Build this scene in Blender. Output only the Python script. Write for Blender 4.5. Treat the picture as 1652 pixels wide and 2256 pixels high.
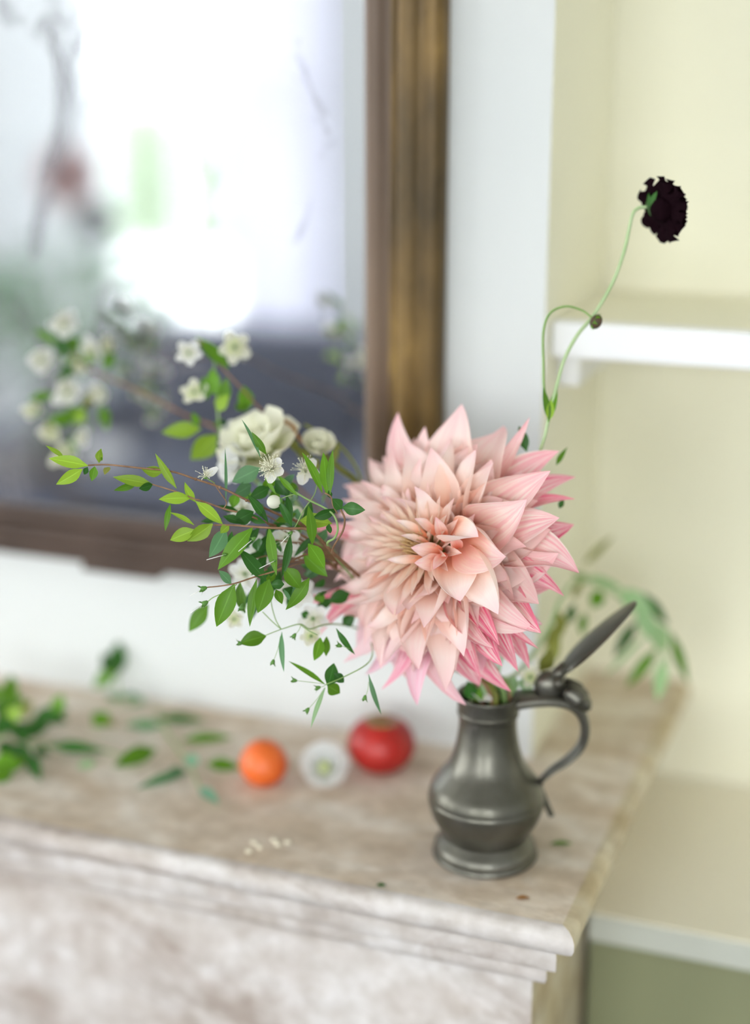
import bpy, math, random
from mathutils import Vector, Matrix
from mathutils.geometry import normal as _n3

for o in list(bpy.data.objects):
    bpy.data.objects.remove(o)
S = bpy.context.scene
COL = S.collection
R = math.radians

# ------------------------------------------------------------------ camera
FPX, IW, IH = 3400.0, 1652.0, 2256.0
TH, PI_ = R(20.5), R(16.7)
FWD = Vector((-math.sin(TH) * math.cos(PI_), math.cos(TH) * math.cos(PI_), -math.sin(PI_)))
RGT = Vector((math.cos(TH), math.sin(TH), 0))
UPV = RGT.cross(FWD)
ZT = 1.15                                     # mantel top height
CAM = Vector((0.31307, -1.09545, 1.78399))
def at(x, y, d):                              # point seen at photo pixel x, y at depth d metres from the lens
    return CAM + (FWD + RGT * ((x - IW / 2) / FPX) - UPV * ((y - IH / 2) / FPX)) * d
def on_top(x, y, h=0.0):                      # point on the mantel top (plus h) seen at x, y
    r = at(x, y, 1.0) - CAM
    return CAM + r * ((ZT + h - CAM.z) / r.z)
cd = bpy.data.cameras.new('camera')
cam = bpy.data.objects.new('camera', cd); COL.objects.link(cam)
cam.location = CAM
cam.rotation_euler = Matrix((RGT, UPV, -FWD)).transposed().to_euler()
cd.sensor_fit = 'HORIZONTAL'; cd.sensor_width = 41.5; cd.lens = FPX / IW * 41.5
cd.clip_start = 0.05; cd.clip_end = 200
cd.dof.use_dof = True; cd.dof.focus_distance = 1.12; cd.dof.aperture_fstop = 1.9; cd.dof.aperture_blades = 0
S.camera = cam

# ------------------------------------------------------------------ world, daylight, exposure
wd = bpy.data.worlds.new('sky'); S.world = wd; wd.use_nodes = True
nt = wd.node_tree; nt.nodes.clear()
wo = nt.nodes.new('ShaderNodeOutputWorld'); bg = nt.nodes.new('ShaderNodeBackground')
tc = nt.nodes.new('ShaderNodeTexCoord'); sp = nt.nodes.new('ShaderNodeSeparateXYZ'); cr = nt.nodes.new('ShaderNodeValToRGB')
nt.links.new(tc.outputs['Generated'], sp.inputs[0]); nt.links.new(sp.outputs['Z'], cr.inputs[0])
cr.color_ramp.elements[0].position = 0.0; cr.color_ramp.elements[0].color = (0.95, 0.97, 1.0, 1)
cr.color_ramp.elements[1].position = 0.9; cr.color_ramp.elements[1].color = (0.86, 0.92, 1.0, 1)
nt.links.new(cr.outputs[0], bg.inputs[0]); bg.inputs[1].default_value = 9.0
nt.links.new(bg.outputs[0], wo.inputs[0])
S.view_settings.view_transform = 'Standard'; S.view_settings.look = 'None'
S.view_settings.gamma = 1.0; S.view_settings.use_curve_mapping = False
S.view_settings.exposure = 0.50
S.cycles.use_denoising = True
S.cycles.max_bounces = 7; S.cycles.diffuse_bounces = 5; S.cycles.glossy_bounces = 3
S.cycles.use_adaptive_sampling = True; S.cycles.adaptive_threshold = 0.04
S.cycles.transmission_bounces = 4; S.cycles.transparent_max_bounces = 8
S.cycles.sample_clamp_indirect = 8.0
S.cycles.caustics_reflective = False; S.cycles.caustics_refractive = False
def portal(name, loc, rot, sx, sy):           # daylight entering a window opening (guides sampling, gives no light of its own)
    l = bpy.data.lights.new(name, 'AREA'); l.shape = 'RECTANGLE'; l.size = sx; l.size_y = sy
    l.cycles.is_portal = True
    o = bpy.data.objects.new(name, l); COL.objects.link(o); o.location = loc; o.rotation_euler = rot

# ------------------------------------------------------------------ helpers
RX0, RX1, RY0, RY1, RZ1 = -4.0, 2.6, -4.2, 0.42, 3.1          # the room
def link(o, parent=None):
    COL.objects.link(o)
    if parent is not None:
        o.parent = parent
        o.matrix_parent_inverse = Matrix.Translation(-parent.location)
    return o
def mesh(name, v, f, m, parent=None, smooth=True, uv=None, mats=None, fm=None):
    me = bpy.data.meshes.new(name)
    me.from_pydata([tuple(p) for p in v], [], f)
    me.materials.append(m)
    if mats:
        for x in mats: me.materials.append(x)
        for p, i in zip(me.polygons, fm): p.material_index = i
    if uv:
        L = me.uv_layers.new(name='UVMap')
        for lp in me.loops: L.data[lp.index].uv = uv[lp.vertex_index]
    if smooth: me.polygons.foreach_set('use_smooth', [True] * len(me.polygons))
    me.update()
    return link(bpy.data.objects.new(name, me), parent)
def thing(name, loc, label, cat, group=None):
    o = bpy.data.objects.new(name, None); o.empty_display_size = 0.02
    COL.objects.link(o); o.location = loc
    return tag(o, label, cat, group)
def tag(o, label, cat, group=None):
    o['label'] = label; o['category'] = cat
    if group: o['group'] = group
    return o
def struct(o):
    o['kind'] = 'structure'; return o
class Geo:
    def __init__(s): s.v = []; s.f = []; s.u = []
    def add(s, v, f, u=None):
        b = len(s.v); s.v += [Vector(p) for p in v]; s.f += [tuple(i + b for i in q) for q in f]
        s.u += u if u else [(0, 0)] * len(v)
        return s
    def box(s, x0, x1, y0, y1, z0, z1):
        return s.add([(x, y, z) for x in (x0, x1) for y in (y0, y1) for z in (z0, z1)],
                     [(0, 1, 3, 2), (4, 6, 7, 5), (0, 4, 5, 1), (2, 3, 7, 6), (0, 2, 6, 4), (1, 5, 7, 3)])
    def tube(s, pts, rad, n=8, cap=True):
        P = [Vector(p) for p in pts]
        rr = rad if isinstance(rad, (list, tuple)) else [rad] * len(P)
        v = []; f = []; u = []; prev = None
        for i, p in enumerate(P):
            t = (P[min(i + 1, len(P) - 1)] - P[max(i - 1, 0)]).normalized()
            if prev is None: a = t.orthogonal().normalized()
            else:
                a = prev - t * prev.dot(t)
                a = a.normalized() if a.length > 1e-6 else t.orthogonal().normalized()
            prev = a; b = t.cross(a)
            for k in range(n):
                c = 2 * math.pi * k / n
                v.append(p + (a * math.cos(c) + b * math.sin(c)) * rr[i]); u.append((k / n, i / (len(P) - 1)))
        for i in range(len(P) - 1):
            for k in range(n):
                f.append((i * n + k, i * n + (k + 1) % n, (i + 1) * n + (k + 1) % n, (i + 1) * n + k))
        if cap:
            f.append(tuple(reversed(range(n)))); f.append(tuple((len(P) - 1) * n + k for k in range(n)))
        return s.add(v, f, u)
    def lathe(s, prof, n=48, M=None, cap=True):
        M = M or Matrix.Identity(4); v = []; f = []
        for r, z in prof:
            for k in range(n):
                c = 2 * math.pi * k / n; v.append(M @ Vector((r * math.cos(c), r * math.sin(c), z)))
        for i in range(len(prof) - 1):
            for k in range(n):
                f.append((i * n + k, i * n + (k + 1) % n, (i + 1) * n + (k + 1) % n, (i + 1) * n + k))
        if cap:
            if prof[0][0] > 1e-5: f.append(tuple(reversed(range(n))))
            if prof[-1][0] > 1e-5: f.append(tuple((len(prof) - 1) * n + k for k in range(n)))
        return s.add(v, f)
    def extrude(s, prof, a, b, close=True):   # profile of points (lists of Vector at start and end)
        n = len(prof); v = [a(p) for p in prof] + [b(p) for p in prof]
        f = [(i, (i + 1) % n, n + (i + 1) % n, n + i) for i in range(n if close else n - 1)]
        if close: f += [tuple(reversed(range(n))), tuple(range(n, 2 * n))]
        return s.add(v, f)
    def build(s, name, m, parent=None, smooth=True, bevel=0, uv=False):
        o = mesh(name, s.v, s.f, m, parent, smooth, s.u if uv else None)
        if bevel:
            md = o.modifiers.new('bevel', 'BEVEL'); md.width = bevel; md.segments = 3; md.limit_method = 'ANGLE'; md.angle_limit = R(40)
        return o
def spline(pts, n=6):                         # Catmull-Rom through points
    P = [Vector(p) for p in pts]
    if len(P) < 3: return [P[0].lerp(P[-1], i / n) for i in range(n + 1)]
    Q = [P[0] * 2 - P[1]] + P + [P[-1] * 2 - P[-2]]; out = []
    for i in range(1, len(Q) - 2):
        a, b, c, d = Q[i - 1:i + 3]
        for k in range(n):
            t = k / n
            out.append(0.5 * ((2 * b) + (c - a) * t + (2 * a - 5 * b + 4 * c - d) * t * t + (3 * b - a - 3 * c + d) * t ** 3))
    return out + [P[-1]]
def sphere_geo(g, c, rx, ry=None, rz=None, nu=16, nv=10, M=None):
    ry = ry or rx; rz = rz or rx; v = []; f = []
    for i in range(nv + 1):
        a = math.pi * i / nv
        for k in range(nu):
            b = 2 * math.pi * k / nu
            p = Vector((rx * math.sin(a) * math.cos(b), ry * math.sin(a) * math.sin(b), -rz * math.cos(a)))
            v.append(Vector(c) + (M @ p if M else p))
    for i in range(nv):
        for k in range(nu):
            f.append((i * nu + k, i * nu + (k + 1) % nu, (i + 1) * nu + (k + 1) % nu, (i + 1) * nu + k))
    return g.add(v, f)

# ------------------------------------------------------------------ materials
def mat(name, base, rough=0.6, metal=0.0, spec=0.5):
    m = bpy.data.materials.new(name); m.use_nodes = True
    b = m.node_tree.nodes['Principled BSDF']
    b.inputs['Base Color'].default_value = (*base, 1); b.inputs['Roughness'].default_value = rough
    b.inputs['Metallic'].default_value = metal; b.inputs['Specular IOR Level'].default_value = spec
    return m
def nodes(m): return m.node_tree.nodes, m.node_tree.links, m.node_tree.nodes['Principled BSDF']
def noise_mat(name, stops, scale=8.0, detail=6.0, rough=0.6, metal=0.0, bump=0.0, bscale=None, stretch=None, distort=0.0, spec=0.5, coord='Object'):
    m = mat(name, stops[0][1], rough, metal, spec); N, L, b = nodes(m)
    tcn = N.new('ShaderNodeTexCoord'); mp = N.new('ShaderNodeMapping'); nz = N.new('ShaderNodeTexNoise'); rp = N.new('ShaderNodeValToRGB')
    if stretch: mp.inputs['Scale'].default_value = stretch
    nz.inputs['Scale'].default_value = scale; nz.inputs['Detail'].default_value = detail; nz.inputs['Distortion'].default_value = distort
    L.new(tcn.outputs[coord], mp.inputs[0]); L.new(mp.outputs[0], nz.inputs['Vector']); L.new(nz.outputs['Fac'], rp.inputs[0])
    el = rp.color_ramp.elements
    while len(el) < len(stops): el.new(0.5)
    for e, (p, c) in zip(el, stops): e.position = p; e.color = (*c, 1)
    L.new(rp.outputs[0], b.inputs['Base Color'])
    if bump:
        n2 = N.new('ShaderNodeTexNoise'); n2.inputs['Scale'].default_value = bscale or scale * 3; n2.inputs['Detail'].default_value = 8
        bm = N.new('ShaderNodeBump'); bm.inputs['Strength'].default_value = bump; bm.inputs['Distance'].default_value = 0.002
        L.new(mp.outputs[0], n2.inputs['Vector']); L.new(n2.outputs['Fac'], bm.inputs['Height']); L.new(bm.outputs[0], b.inputs['Normal'])
    return m
M = {}
M['wall'] = noise_mat('white_plaster_paint', [(0.3, (0.68, 0.695, 0.69)), (0.7, (0.71, 0.72, 0.71))], 3, 3, 0.85, bump=0.08, bscale=60)
M['alcove'] = noise_mat('cream_alcove_paint', [(0.3, (0.87, 0.84, 0.67)), (0.7, (0.89, 0.86, 0.71))], 2, 3, 0.85, bump=0.08, bscale=60)
M['trim'] = mat('white_gloss_paint', (0.86, 0.86, 0.87), 0.35)
M['ceiling'] = noise_mat('ceiling_paint', [(0.3, (0.84, 0.84, 0.82)), (0.7, (0.87, 0.87, 0.85))], 2, 2, 0.9)
M['floor'] = noise_mat('dark_floor_boards', [(0.3, (0.06, 0.055, 0.06)), (0.7, (0.12, 0.11, 0.115))], 4, 5, 0.45, stretch=(1, 8, 1), coord='Object')
M['stone'] = noise_mat('pale_weathered_stone', [(0.26, (0.46, 0.36, 0.28)), (0.40, (0.64, 0.54, 0.45)), (0.55, (0.74, 0.65, 0.57)), (0.72, (0.86, 0.82, 0.79))], 11, 9, 0.62, bump=0.35, bscale=45, stretch=(1, 2.2, 2.2), distort=0.6)

def stone_mat(name, lo, mid, hi, stain, amount):
    m = noise_mat(name, [(.28, lo), (.45, mid), (.66, hi)], 14, 10, .62, bump=.45, bscale=70, stretch=(1, 1.8, 1.8), distort=.5); N, L, b = nodes(m)
    src = b.inputs['Base Color'].links[0].from_socket; t_ = N.new('ShaderNodeTexCoord')
    n2 = N.new('ShaderNodeTexNoise'); n2.inputs['Scale'].default_value = 9; n2.inputs['Detail'].default_value = 10; n2.inputs['Roughness'].default_value = .68; n2.inputs['Distortion'].default_value = .8
    r2 = N.new('ShaderNodeValToRGB'); r2.color_ramp.elements[0].position = .50; r2.color_ramp.elements[1].position = .68; r2.color_ramp.elements[0].color = (0, 0, 0, 1); r2.color_ramp.elements[1].color = (amount, amount, amount, 1)
    n3 = N.new('ShaderNodeTexNoise'); n3.inputs['Scale'].default_value = 55; n3.inputs['Detail'].default_value = 6
    r3 = N.new('ShaderNodeValToRGB'); r3.color_ramp.elements[0].position = .35; r3.color_ramp.elements[1].position = .65; r3.color_ramp.elements[0].color = (.80, .78, .75, 1); r3.color_ramp.elements[1].color = (1, 1, 1, 1)
    mq = N.new('ShaderNodeMapping'); mq.inputs['Scale'].default_value = (.7, 1.3, 1.3); L.new(t_.outputs['Object'], mq.inputs[0]); L.new(mq.outputs[0], n2.inputs['Vector']); L.new(t_.outputs['Object'], n3.inputs['Vector']); L.new(n2.outputs['Fac'], r2.inputs[0]); L.new(n3.outputs['Fac'], r3.inputs[0])
    mx = N.new('ShaderNodeMix'); mx.data_type = 'RGBA'; L.new(r2.outputs[0], mx.inputs[0]); L.new(src, mx.inputs[6]); mx.inputs[7].default_value = (*stain, 1)
    ml = N.new('ShaderNodeMix'); ml.data_type = 'RGBA'; ml.blend_type = 'MULTIPLY'; ml.inputs[0].default_value = 1; L.new(mx.outputs[2], ml.inputs[6]); L.new(r3.outputs[0], ml.inputs[7])
    L.new(ml.outputs[2], b.inputs['Base Color']); return m
M['stone'] = stone_mat('pale_weathered_stone', (.58, .465, .345), (.72, .605, .485), (.85, .77, .68), (.55, .41, .27), .6)
M['front_stone'] = stone_mat('grey_front_stone', (.50, .435, .39), (.61, .555, .525), (.69, .65, .635), (.32, .245, .20), .75)  # front faces: greyer, darker tone than the shelf top
M['end_shade'] = stone_mat('shaded_stone_end', (.54, .43, .26), (.66, .55, .36), (.76, .68, .52), (.40, .28, .15), .6)  # right end: its warm shade is put into the stone colour
pm_ = bpy.data.materials.new('window_pane_glass'); pm_.use_nodes = True; N = pm_.node_tree.nodes; L = pm_.node_tree.links
for x in list(N):
    if x.type == 'BSDF_PRINCIPLED': N.remove(x)
a_ = N.new('ShaderNodeBsdfTransparent'); a_.inputs[0].default_value = (.96, .98, .97, 1); b_ = N.new('ShaderNodeBsdfGlossy'); b_.inputs['Roughness'].default_value = .0
c_ = N.new('ShaderNodeMixShader'); c_.inputs[0].default_value = .06; L.new(a_.outputs[0], c_.inputs[1]); L.new(b_.outputs[0], c_.inputs[2]); L.new(c_.outputs[0], N['Material Output'].inputs[0])
M['pane'] = pm_
# ------------------------------------------------------------------ the room
BX, BY = -0.010, 0.185                         # right corner and face of the chimney breast
def quad(name, a, b, c, d, m): return struct(mesh(name, [a, b, c, d], [(0, 1, 2, 3)], m, smooth=False))
struct(Geo().box(RX0 - .2, RX1 + .2, RY0 - .2, RY1 + .2, -0.1, 0).build('floor', M['floor'], smooth=False))
struct(Geo().box(RX0 - .2, RX1 + .2, RY0 - .2, RY1 + .2, RZ1, RZ1 + .1).build('ceiling', M['ceiling'], smooth=False))
struct(Geo().box(RX0 - .2, RX1 + .2, RY1, RY1 + .15, 0, RZ1).build('wall_alcove', M['alcove'], smooth=False))
g = Geo().box(-1.9, BX, BY, RY1, 0, RZ1)
struct(mesh('wall_chimney_breast', g.v, g.f, M['wall'], None, False, None, [M['alcove']], [0, 1, 0, 0, 0, 0]))
struct(Geo().box(RX1, RX1 + .15, RY0, RY1, 0, RZ1).build('wall_right', M['wall'], smooth=False))

def wall_with_windows(name, axis, c0, c1, u0, u1, wins):
    # a wall slab between c0 and c1 on one axis, running u0..u1 on the other, with rectangular openings
    g = Geo()
    def bx(a, b, z0, z1):
        if b - a < 1e-4 or z1 - z0 < 1e-4: return
        g.box(a, b, c0, c1, z0, z1) if axis == 'y' else g.box(c0, c1, a, b, z0, z1)
    cur = u0
    for (a, b, z0, z1) in sorted(wins):
        bx(cur, a, 0, RZ1); bx(a, b, 0, z0); bx(a, b, z1, RZ1); cur = b
    bx(cur, u1, 0, RZ1)
    return struct(g.build(name, M['wall'], smooth=False))
WF = [(-3.06, -1.93, 0.62, 2.7), (-1.2, 0.1, 0.62, 2.7), (0.75, 2.35, 0.62, 2.7)]  # first shows in the mirror; the other two are unseen, added for fill light
WL = [(-3.4, -2.2, 0.62, 2.7), (-1.6, -0.4, 0.62, 2.7)]
wall_with_windows('wall_front', 'y', RY0 - .2, RY0, RX0, RX1, WF)
wall_with_windows('wall_left', 'x', RX0 - .2, RX0, RY0 - .2, RY1, WL)
def window(i, axis, c, a, b, z0, z1):
    o = bpy.data.objects.new('window_%d' % i, None); COL.objects.link(o); struct(o)
    o.location = ((a + b) / 2, c, z0) if axis == 'y' else (c, (a + b) / 2, z0)
    def bx(nm, p, q, r, s, t=0.05):
        g = Geo(); g.box(p, q, c - t / 2, c + t / 2, r, s) if axis == 'y' else g.box(c - t / 2, c + t / 2, p, q, r, s)
        return g.build(nm, M['trim'], o, smooth=False)
    w = 0.05
    bx('frame_stile', a, a + w, z0, z1); bx('frame_stile', b - w, b, z0, z1)
    bx('frame_rail', a + w, b - w, z0, z0 + w); bx('frame_rail', a + w, b - w, z1 - w, z1)
    zm = z0 + (z1 - z0) * 0.52
    bx('meeting_rail', a + w, b - w, zm - .02, zm + .02)
    for k in (1, 2):
        u = a + (b - a) * k / 3; bx('glazing_bar', u - .011, u + .011, z0 + w, z1 - w, .03)
    us = [a + w, a + (b - a) / 3, a + (b - a) * 2 / 3, b - w]; zs = [z0 + w, zm, z1 - w]
    for i_ in range(3):
        for k_ in range(2):
            q = [(us[i_], zs[k_]), (us[i_ + 1], zs[k_]), (us[i_ + 1], zs[k_ + 1]), (us[i_], zs[k_ + 1])]
            mesh('pane', [(u, c, z) if axis == 'y' else (c, u, z) for u, z in q], [(0, 1, 2, 3)], M['pane'], o, False)
    bx('window_sill', a - .06, b + .06, z0 - .04, z0, .3)
n = 0
for w in WF:
    n += 1; window(n, 'y', RY0 - .1, *w)
    portal('window_daylight', ((w[0] + w[1]) / 2, RY0 - .21, (w[2] + w[3]) / 2), (R(90), 0, 0), w[1] - w[0], w[3] - w[2])
for w in WL:
    n += 1; window(n, 'x', RX0 - .1, *w)
    portal('window_daylight', (RX0 - .21, (w[0] + w[1]) / 2, (w[2] + w[3]) / 2), (R(90), 0, R(-90)), w[1] - w[0], w[3] - w[2])
# outside, seen only in the mirror
M['gravel'] = noise_mat('pale_gravel', [(0.3, (0.50, 0.48, 0.44)), (0.7, (0.60, 0.58, 0.54))], 30, 4, 0.9)
M['hedge'] = noise_mat('hedge_leaves', [(0.3, (0.07, 0.10, 0.05)), (0.7, (0.15, 0.185, 0.11))], 9, 6, 0.8)
struct(Geo().box(-40, 40, -60, RY0 - .2, -0.15, -0.02).build('terrace_ground', M['gravel'], smooth=False))

# ------------------------------------------------------------------ mantelpiece
FY, SX = -0.095, 0.098                         # front of the nosing, right end of the shelf
mant = thing('mantelpiece', (-0.6, 0.04, 0), 'weathered pale stone mantelpiece with moulded shelf edge', 'mantelpiece')
def offs(prof, which, x0=-1.75):
    """sweep a profile (outward offset, z) along the front ('f') or the right end ('e') of the mantel, mitred at the corner"""
    n = len(prof); v = []; f = []; seg = 60 if which == 'f' else 24
    rr = random.Random(7)
    for i in range(seg + 1):
        q = i / seg
        for (o_, z) in prof:
            w_ = (rr.uniform(-1, 1) * .0005) if 0 < i < seg else 0
            v.append((x0 + (SX + o_ - x0) * q, FY - o_ + w_, z) if which == 'f' else (SX + o_ + w_, FY - o_ + (RY1 - FY + o_) * q, z))
    for i in range(seg):
        for k in range(n - 1): f.append((i * n + k, (i + 1) * n + k, (i + 1) * n + k + 1, i * n + k + 1))
    return Geo().add(v, f)
nose = [(-0.012, ZT), (-0.006, ZT - .0008), (-0.002, ZT - .0035), (0, ZT - .008), (0, ZT - .014), (-.002, ZT - .019), (-0.006, ZT - .0225), (-0.012, ZT - .0245), (-0.052, ZT - .0250), (-0.055, ZT - .0296)]
for w_, m_ in (('f', 'front_stone'), ('e', 'end_shade')): offs(nose, w_).build('nosing', M[m_], mant)
g = Geo().add([(-1.75, FY + .012, ZT), (SX - .012, FY + .012, ZT), (SX - .012, RY1, ZT), (-1.75, RY1, ZT)], [(0, 1, 2, 3)])
g.build('shelf', M['stone'], mant, smooth=False)
def ring_box(name, o_, z0, z1, r=0.004):
    p = [(o_ - r, z1), (o_ - r * .3, z1 - r * .3), (o_, z1 - r), (o_, z0 + r), (o_ - r * .3, z0 + r * .3), (o_ - r, z0)]
    for w_, m_ in (('f', 'front_stone'), ('e', 'end_shade')): offs([(-.055, z1)] + p + [(-.055, z0)], w_).build(name, M[m_], mant)
ring_box('fillet', -0.017, ZT - .0475, ZT - .0295, .003)
ring_box('lower_fillet', -0.0265, ZT - .067, ZT - .0475, .006)
ring_box('frieze', -0.041, 0.86, ZT - .067)
g = Geo().box(SX - .36, SX - .05, FY + .05, RY1, 0, 0.86); g.build('jamb', M['stone'], mant, smooth=False)
g = Geo().box(-1.75, -1.44, FY + .05, RY1, 0, 0.86); g.build('jamb', M['stone'], mant, smooth=False)

# ------------------------------------------------------------------ alcove shelf and low cabinet
sh = thing('wall_shelf', (0.8, 0.29, 1.53), 'thick white painted shelf across the cream alcove wall', 'shelf')
Geo().box(BX + .001, RX1, 0.222, RY1, 1.528, 1.556).build('board', M['alcove'], sh, smooth=False)
Geo().box(BX + .001, RX1, 0.204, 0.222, 1.526, 1.558).build('front_lipping', M['trim'], sh, smooth=False, bevel=.003)
Geo().box(BX + .001, BX + .020, 0.235, RY1, 1.495, 1.528).build('cleat', M['trim'], sh, smooth=False, bevel=.002)
M['cab_front'] = noise_mat('olive_grey_paint', [(0.3, (0.225, 0.235, 0.125)), (0.7, (0.26, 0.265, 0.15))], 3, 3, 0.6)
M['cab_top'] = noise_mat('cream_counter_paint', [(0.3, (0.87, 0.82, 0.68)), (0.7, (0.90, 0.85, 0.72))], 4, 4, 0.45)
M['cab_edge'] = noise_mat('pale_grey_edge_paint', [(0.3, (0.54, 0.55, 0.48)), (0.7, (0.58, 0.59, 0.53))], 4, 3, 0.5)
cb = thing('low_cabinet', (1.2, 0.25, 0), 'low olive painted cabinet with cream top beside the stone mantelpiece', 'cabinet')
CY = 0.118
Geo().box(SX - .034, RX1 - .03, CY + .012, RY1 - .003, 0, 1.013).build('body', M['cab_front'], cb, smooth=False)
Geo().box(SX - .034, RX1 - .03, CY + .003, RY1 - .003, 1.0385, 1.0405).build('top_panel', M['cab_top'], cb, smooth=False)
Geo().box(SX - .034, RX1 - .03, CY, RY1 - .003, 1.013, 1.0385).build('edge_board', M['cab_edge'], cb, smooth=False, bevel=.002)

# ------------------------------------------------------------------ mirror
M['gilt'] = noise_mat('worn_gilt_frame', [(0.30, (0.045, 0.028, 0.008)), (0.46, (0.11, 0.065, 0.018)), (0.62, (0.21, 0.125, 0.035)), (0.80, (0.55, 0.36, 0.10))], 16, 7, 0.42, metal=0.35, bump=0.4, bscale=50, stretch=(1, 1, .45))
M['frame_wood'] = noise_mat('brown_gesso_frame', [(0.3, (0.13, 0.08, 0.05)), (0.6, (0.21, 0.135, 0.085)), (0.8, (0.36, 0.22, 0.12))], 10, 6, 0.45, bump=0.3, bscale=60, stretch=(1, 1, .4))
M['frame_shaded'] = noise_mat('shaded_brown_frame', [(0.3, (0.055, 0.032, 0.022)), (0.6, (0.085, 0.052, 0.038)), (0.8, (0.12, 0.08, 0.055))], 10, 6, 0.55, bump=0.3, bscale=60)  # horizontal rails: shade painted in as a darker copy of the brown wood
mm = bpy.data.materials.new('old_mirror_glass'); mm.use_nodes = True
N, L, b = nodes(mm)
b.inputs['Metallic'].default_value = 1.0; b.inputs['Roughness'].default_value = 0.04; b.inputs['Base Color'].default_value = (0.80, 0.82, 0.86, 1)
tcn = N.new('ShaderNodeTexCoord'); nz = N.new('ShaderNodeTexNoise'); nz.inputs['Scale'].default_value = 9; nz.inputs['Detail'].default_value = 7; nz.inputs['Distortion'].default_value = 1.2
rp = N.new('ShaderNodeValToRGB'); rp.color_ramp.elements[0].position = 0.62; rp.color_ramp.elements[1].position = 0.74
rp.color_ramp.elements[0].color = (0, 0, 0, 1); rp.color_ramp.elements[1].color = (0.55, 0.55, 0.55, 1)
df = N.new('ShaderNodeBsdfDiffuse'); df.inputs[0].default_value = (0.20, 0.19, 0.21, 1)
hz = N.new('ShaderNodeBsdfDiffuse'); hz.inputs[0].default_value = (0.62, 0.62, 0.70, 1)
mx = N.new('ShaderNodeMixShader'); mx2 = N.new('ShaderNodeMixShader'); mx2.inputs[0].default_value = 0.07
sxm = N.new('ShaderNodeSeparateXYZ'); gm = N.new('ShaderNodeMapRange'); gm.inputs[1].default_value = .06; gm.inputs[2].default_value = -.10; gm.inputs[3].default_value = 0; gm.inputs[4].default_value = .085
L.new(tcn.outputs['Object'], sxm.inputs[0]); sm_ = N.new('ShaderNodeMath'); sm_.operation = 'ADD'
gm.inputs[1].default_value = -.32; gm.inputs[2].default_value = -.44; L.new(sxm.outputs[0], gm.inputs[0])
mpx = N.new('ShaderNodeMapping'); mpx.inputs['Scale'].default_value = (1.6, 1, .9); mpx.inputs['Rotation'].default_value = (0, .6, 0); L.new(tcn.outputs['Object'], mpx.inputs[0])
L.new(mpx.outputs[0], nz.inputs['Vector']); L.new(nz.outputs['Fac'], sm_.inputs[0]); L.new(gm.outputs[0], sm_.inputs[1]); L.new(sm_.outputs[0], rp.inputs[0])
L.new(b.outputs[0], mx2.inputs[1]); L.new(hz.outputs[0], mx2.inputs[2])
L.new(rp.outputs[0], mx.inputs[0]); L.new(mx2.outputs[0], mx.inputs[1]); L.new(df.outputs[0], mx.inputs[2])
L.new(mx.outputs[0], N['Material Output'].inputs[0])
MX0, MX1, MZ0, MZ1 = -1.12, -0.099, 1.294, 2.55
mir = thing('wall_mirror', (-0.6, BY, MZ0), 'old foxed mirror in a worn brown and gilt frame hung above the mantelpiece', 'mirror')
# frame profile: w from outer edge inwards (0..0.07), h out of the wall
prof = [(0, 0), (0, .016), (.003, .021), (.010, .024), (.017, .020), (.021, .022), (.030, .031), (.036, .029), (.040, .020), (.046, .019), (.052, .026), (.061, .030), (.067, .025), (.0705, .014), (.0705, 0)]
fm_ = [0, 0, 0, 0, 0, 0, 0, 0, 0, 1, 1, 1, 1, 1]
def rail(which):
    n = len(prof); a = []; b2 = []
    for w, h in prof:
        y = BY - h
        if which == 'r': a.append((MX1 - w, y, MZ0 + w)); b2.append((MX1 - w, y, MZ1 - w))
        if which == 'l': a.append((MX0 + w, y, MZ1 - w)); b2.append((MX0 + w, y, MZ0 + w))
        if which == 'b': w *= .76; a.append((MX0 + w, y, MZ0 + w)); b2.append((MX1 - w, y, MZ0 + w))
        if which == 't': a.append((MX1 - w, y, MZ1 - w)); b2.append((MX0 + w, y, MZ1 - w))
    seg = 40; v = []; f = []; fi = []
    for i in range(seg + 1):
        v += [Vector(p).lerp(Vector(q), i / seg) for p, q in zip(a, b2)]
    for i in range(seg):
        for k in range(n - 1):
            f.append((i * n + k, i * n + k + 1, (i + 1) * n + k + 1, (i + 1) * n + k)); fi.append(fm_[k] if which in 'rl' else 2)
    return mesh('frame_rail' if which in 'bt' else 'frame_stile', v, f, M['gilt'], mir, True, None, [M['frame_wood'], M['frame_shaded']], fi)
for w in 'rlbt': rail(w)
Geo().box(-0.47, -0.385, BY - .02, BY - .001, MZ0 - .0075, MZ0 + .003).build('frame_support', M['frame_shaded'], mir, smooth=False, bevel=.002)
gx0, gx1, gz0, gz1 = MX0 + .069, MX1 - .0695, MZ0 + .052, MZ1 - .069
bw = 0.021; yg = BY - .016
mesh('mirror_glass', [(gx0 + bw, yg, gz0 + bw), (gx1 - bw, yg, gz0 + bw), (gx1 - bw, yg, gz1 - bw), (gx0 + bw, yg, gz1 - bw)], [(0, 1, 2, 3)], mm, mir, False)
o1 = [(gx0, gz0), (gx1, gz0), (gx1, gz1), (gx0, gz1)]; o2 = [(gx0 + bw, gz0 + bw), (gx1 - bw, gz0 + bw), (gx1 - bw, gz1 - bw), (gx0 + bw, gz1 - bw)]
mesh('bevelled_edge', [(x, yg + .0012, z) for x, z in o1] + [(x, yg, z) for x, z in o2], [(i, (i + 1) % 4, 4 + (i + 1) % 4, 4 + i) for i in range(4)], mm, mir, False)

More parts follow.
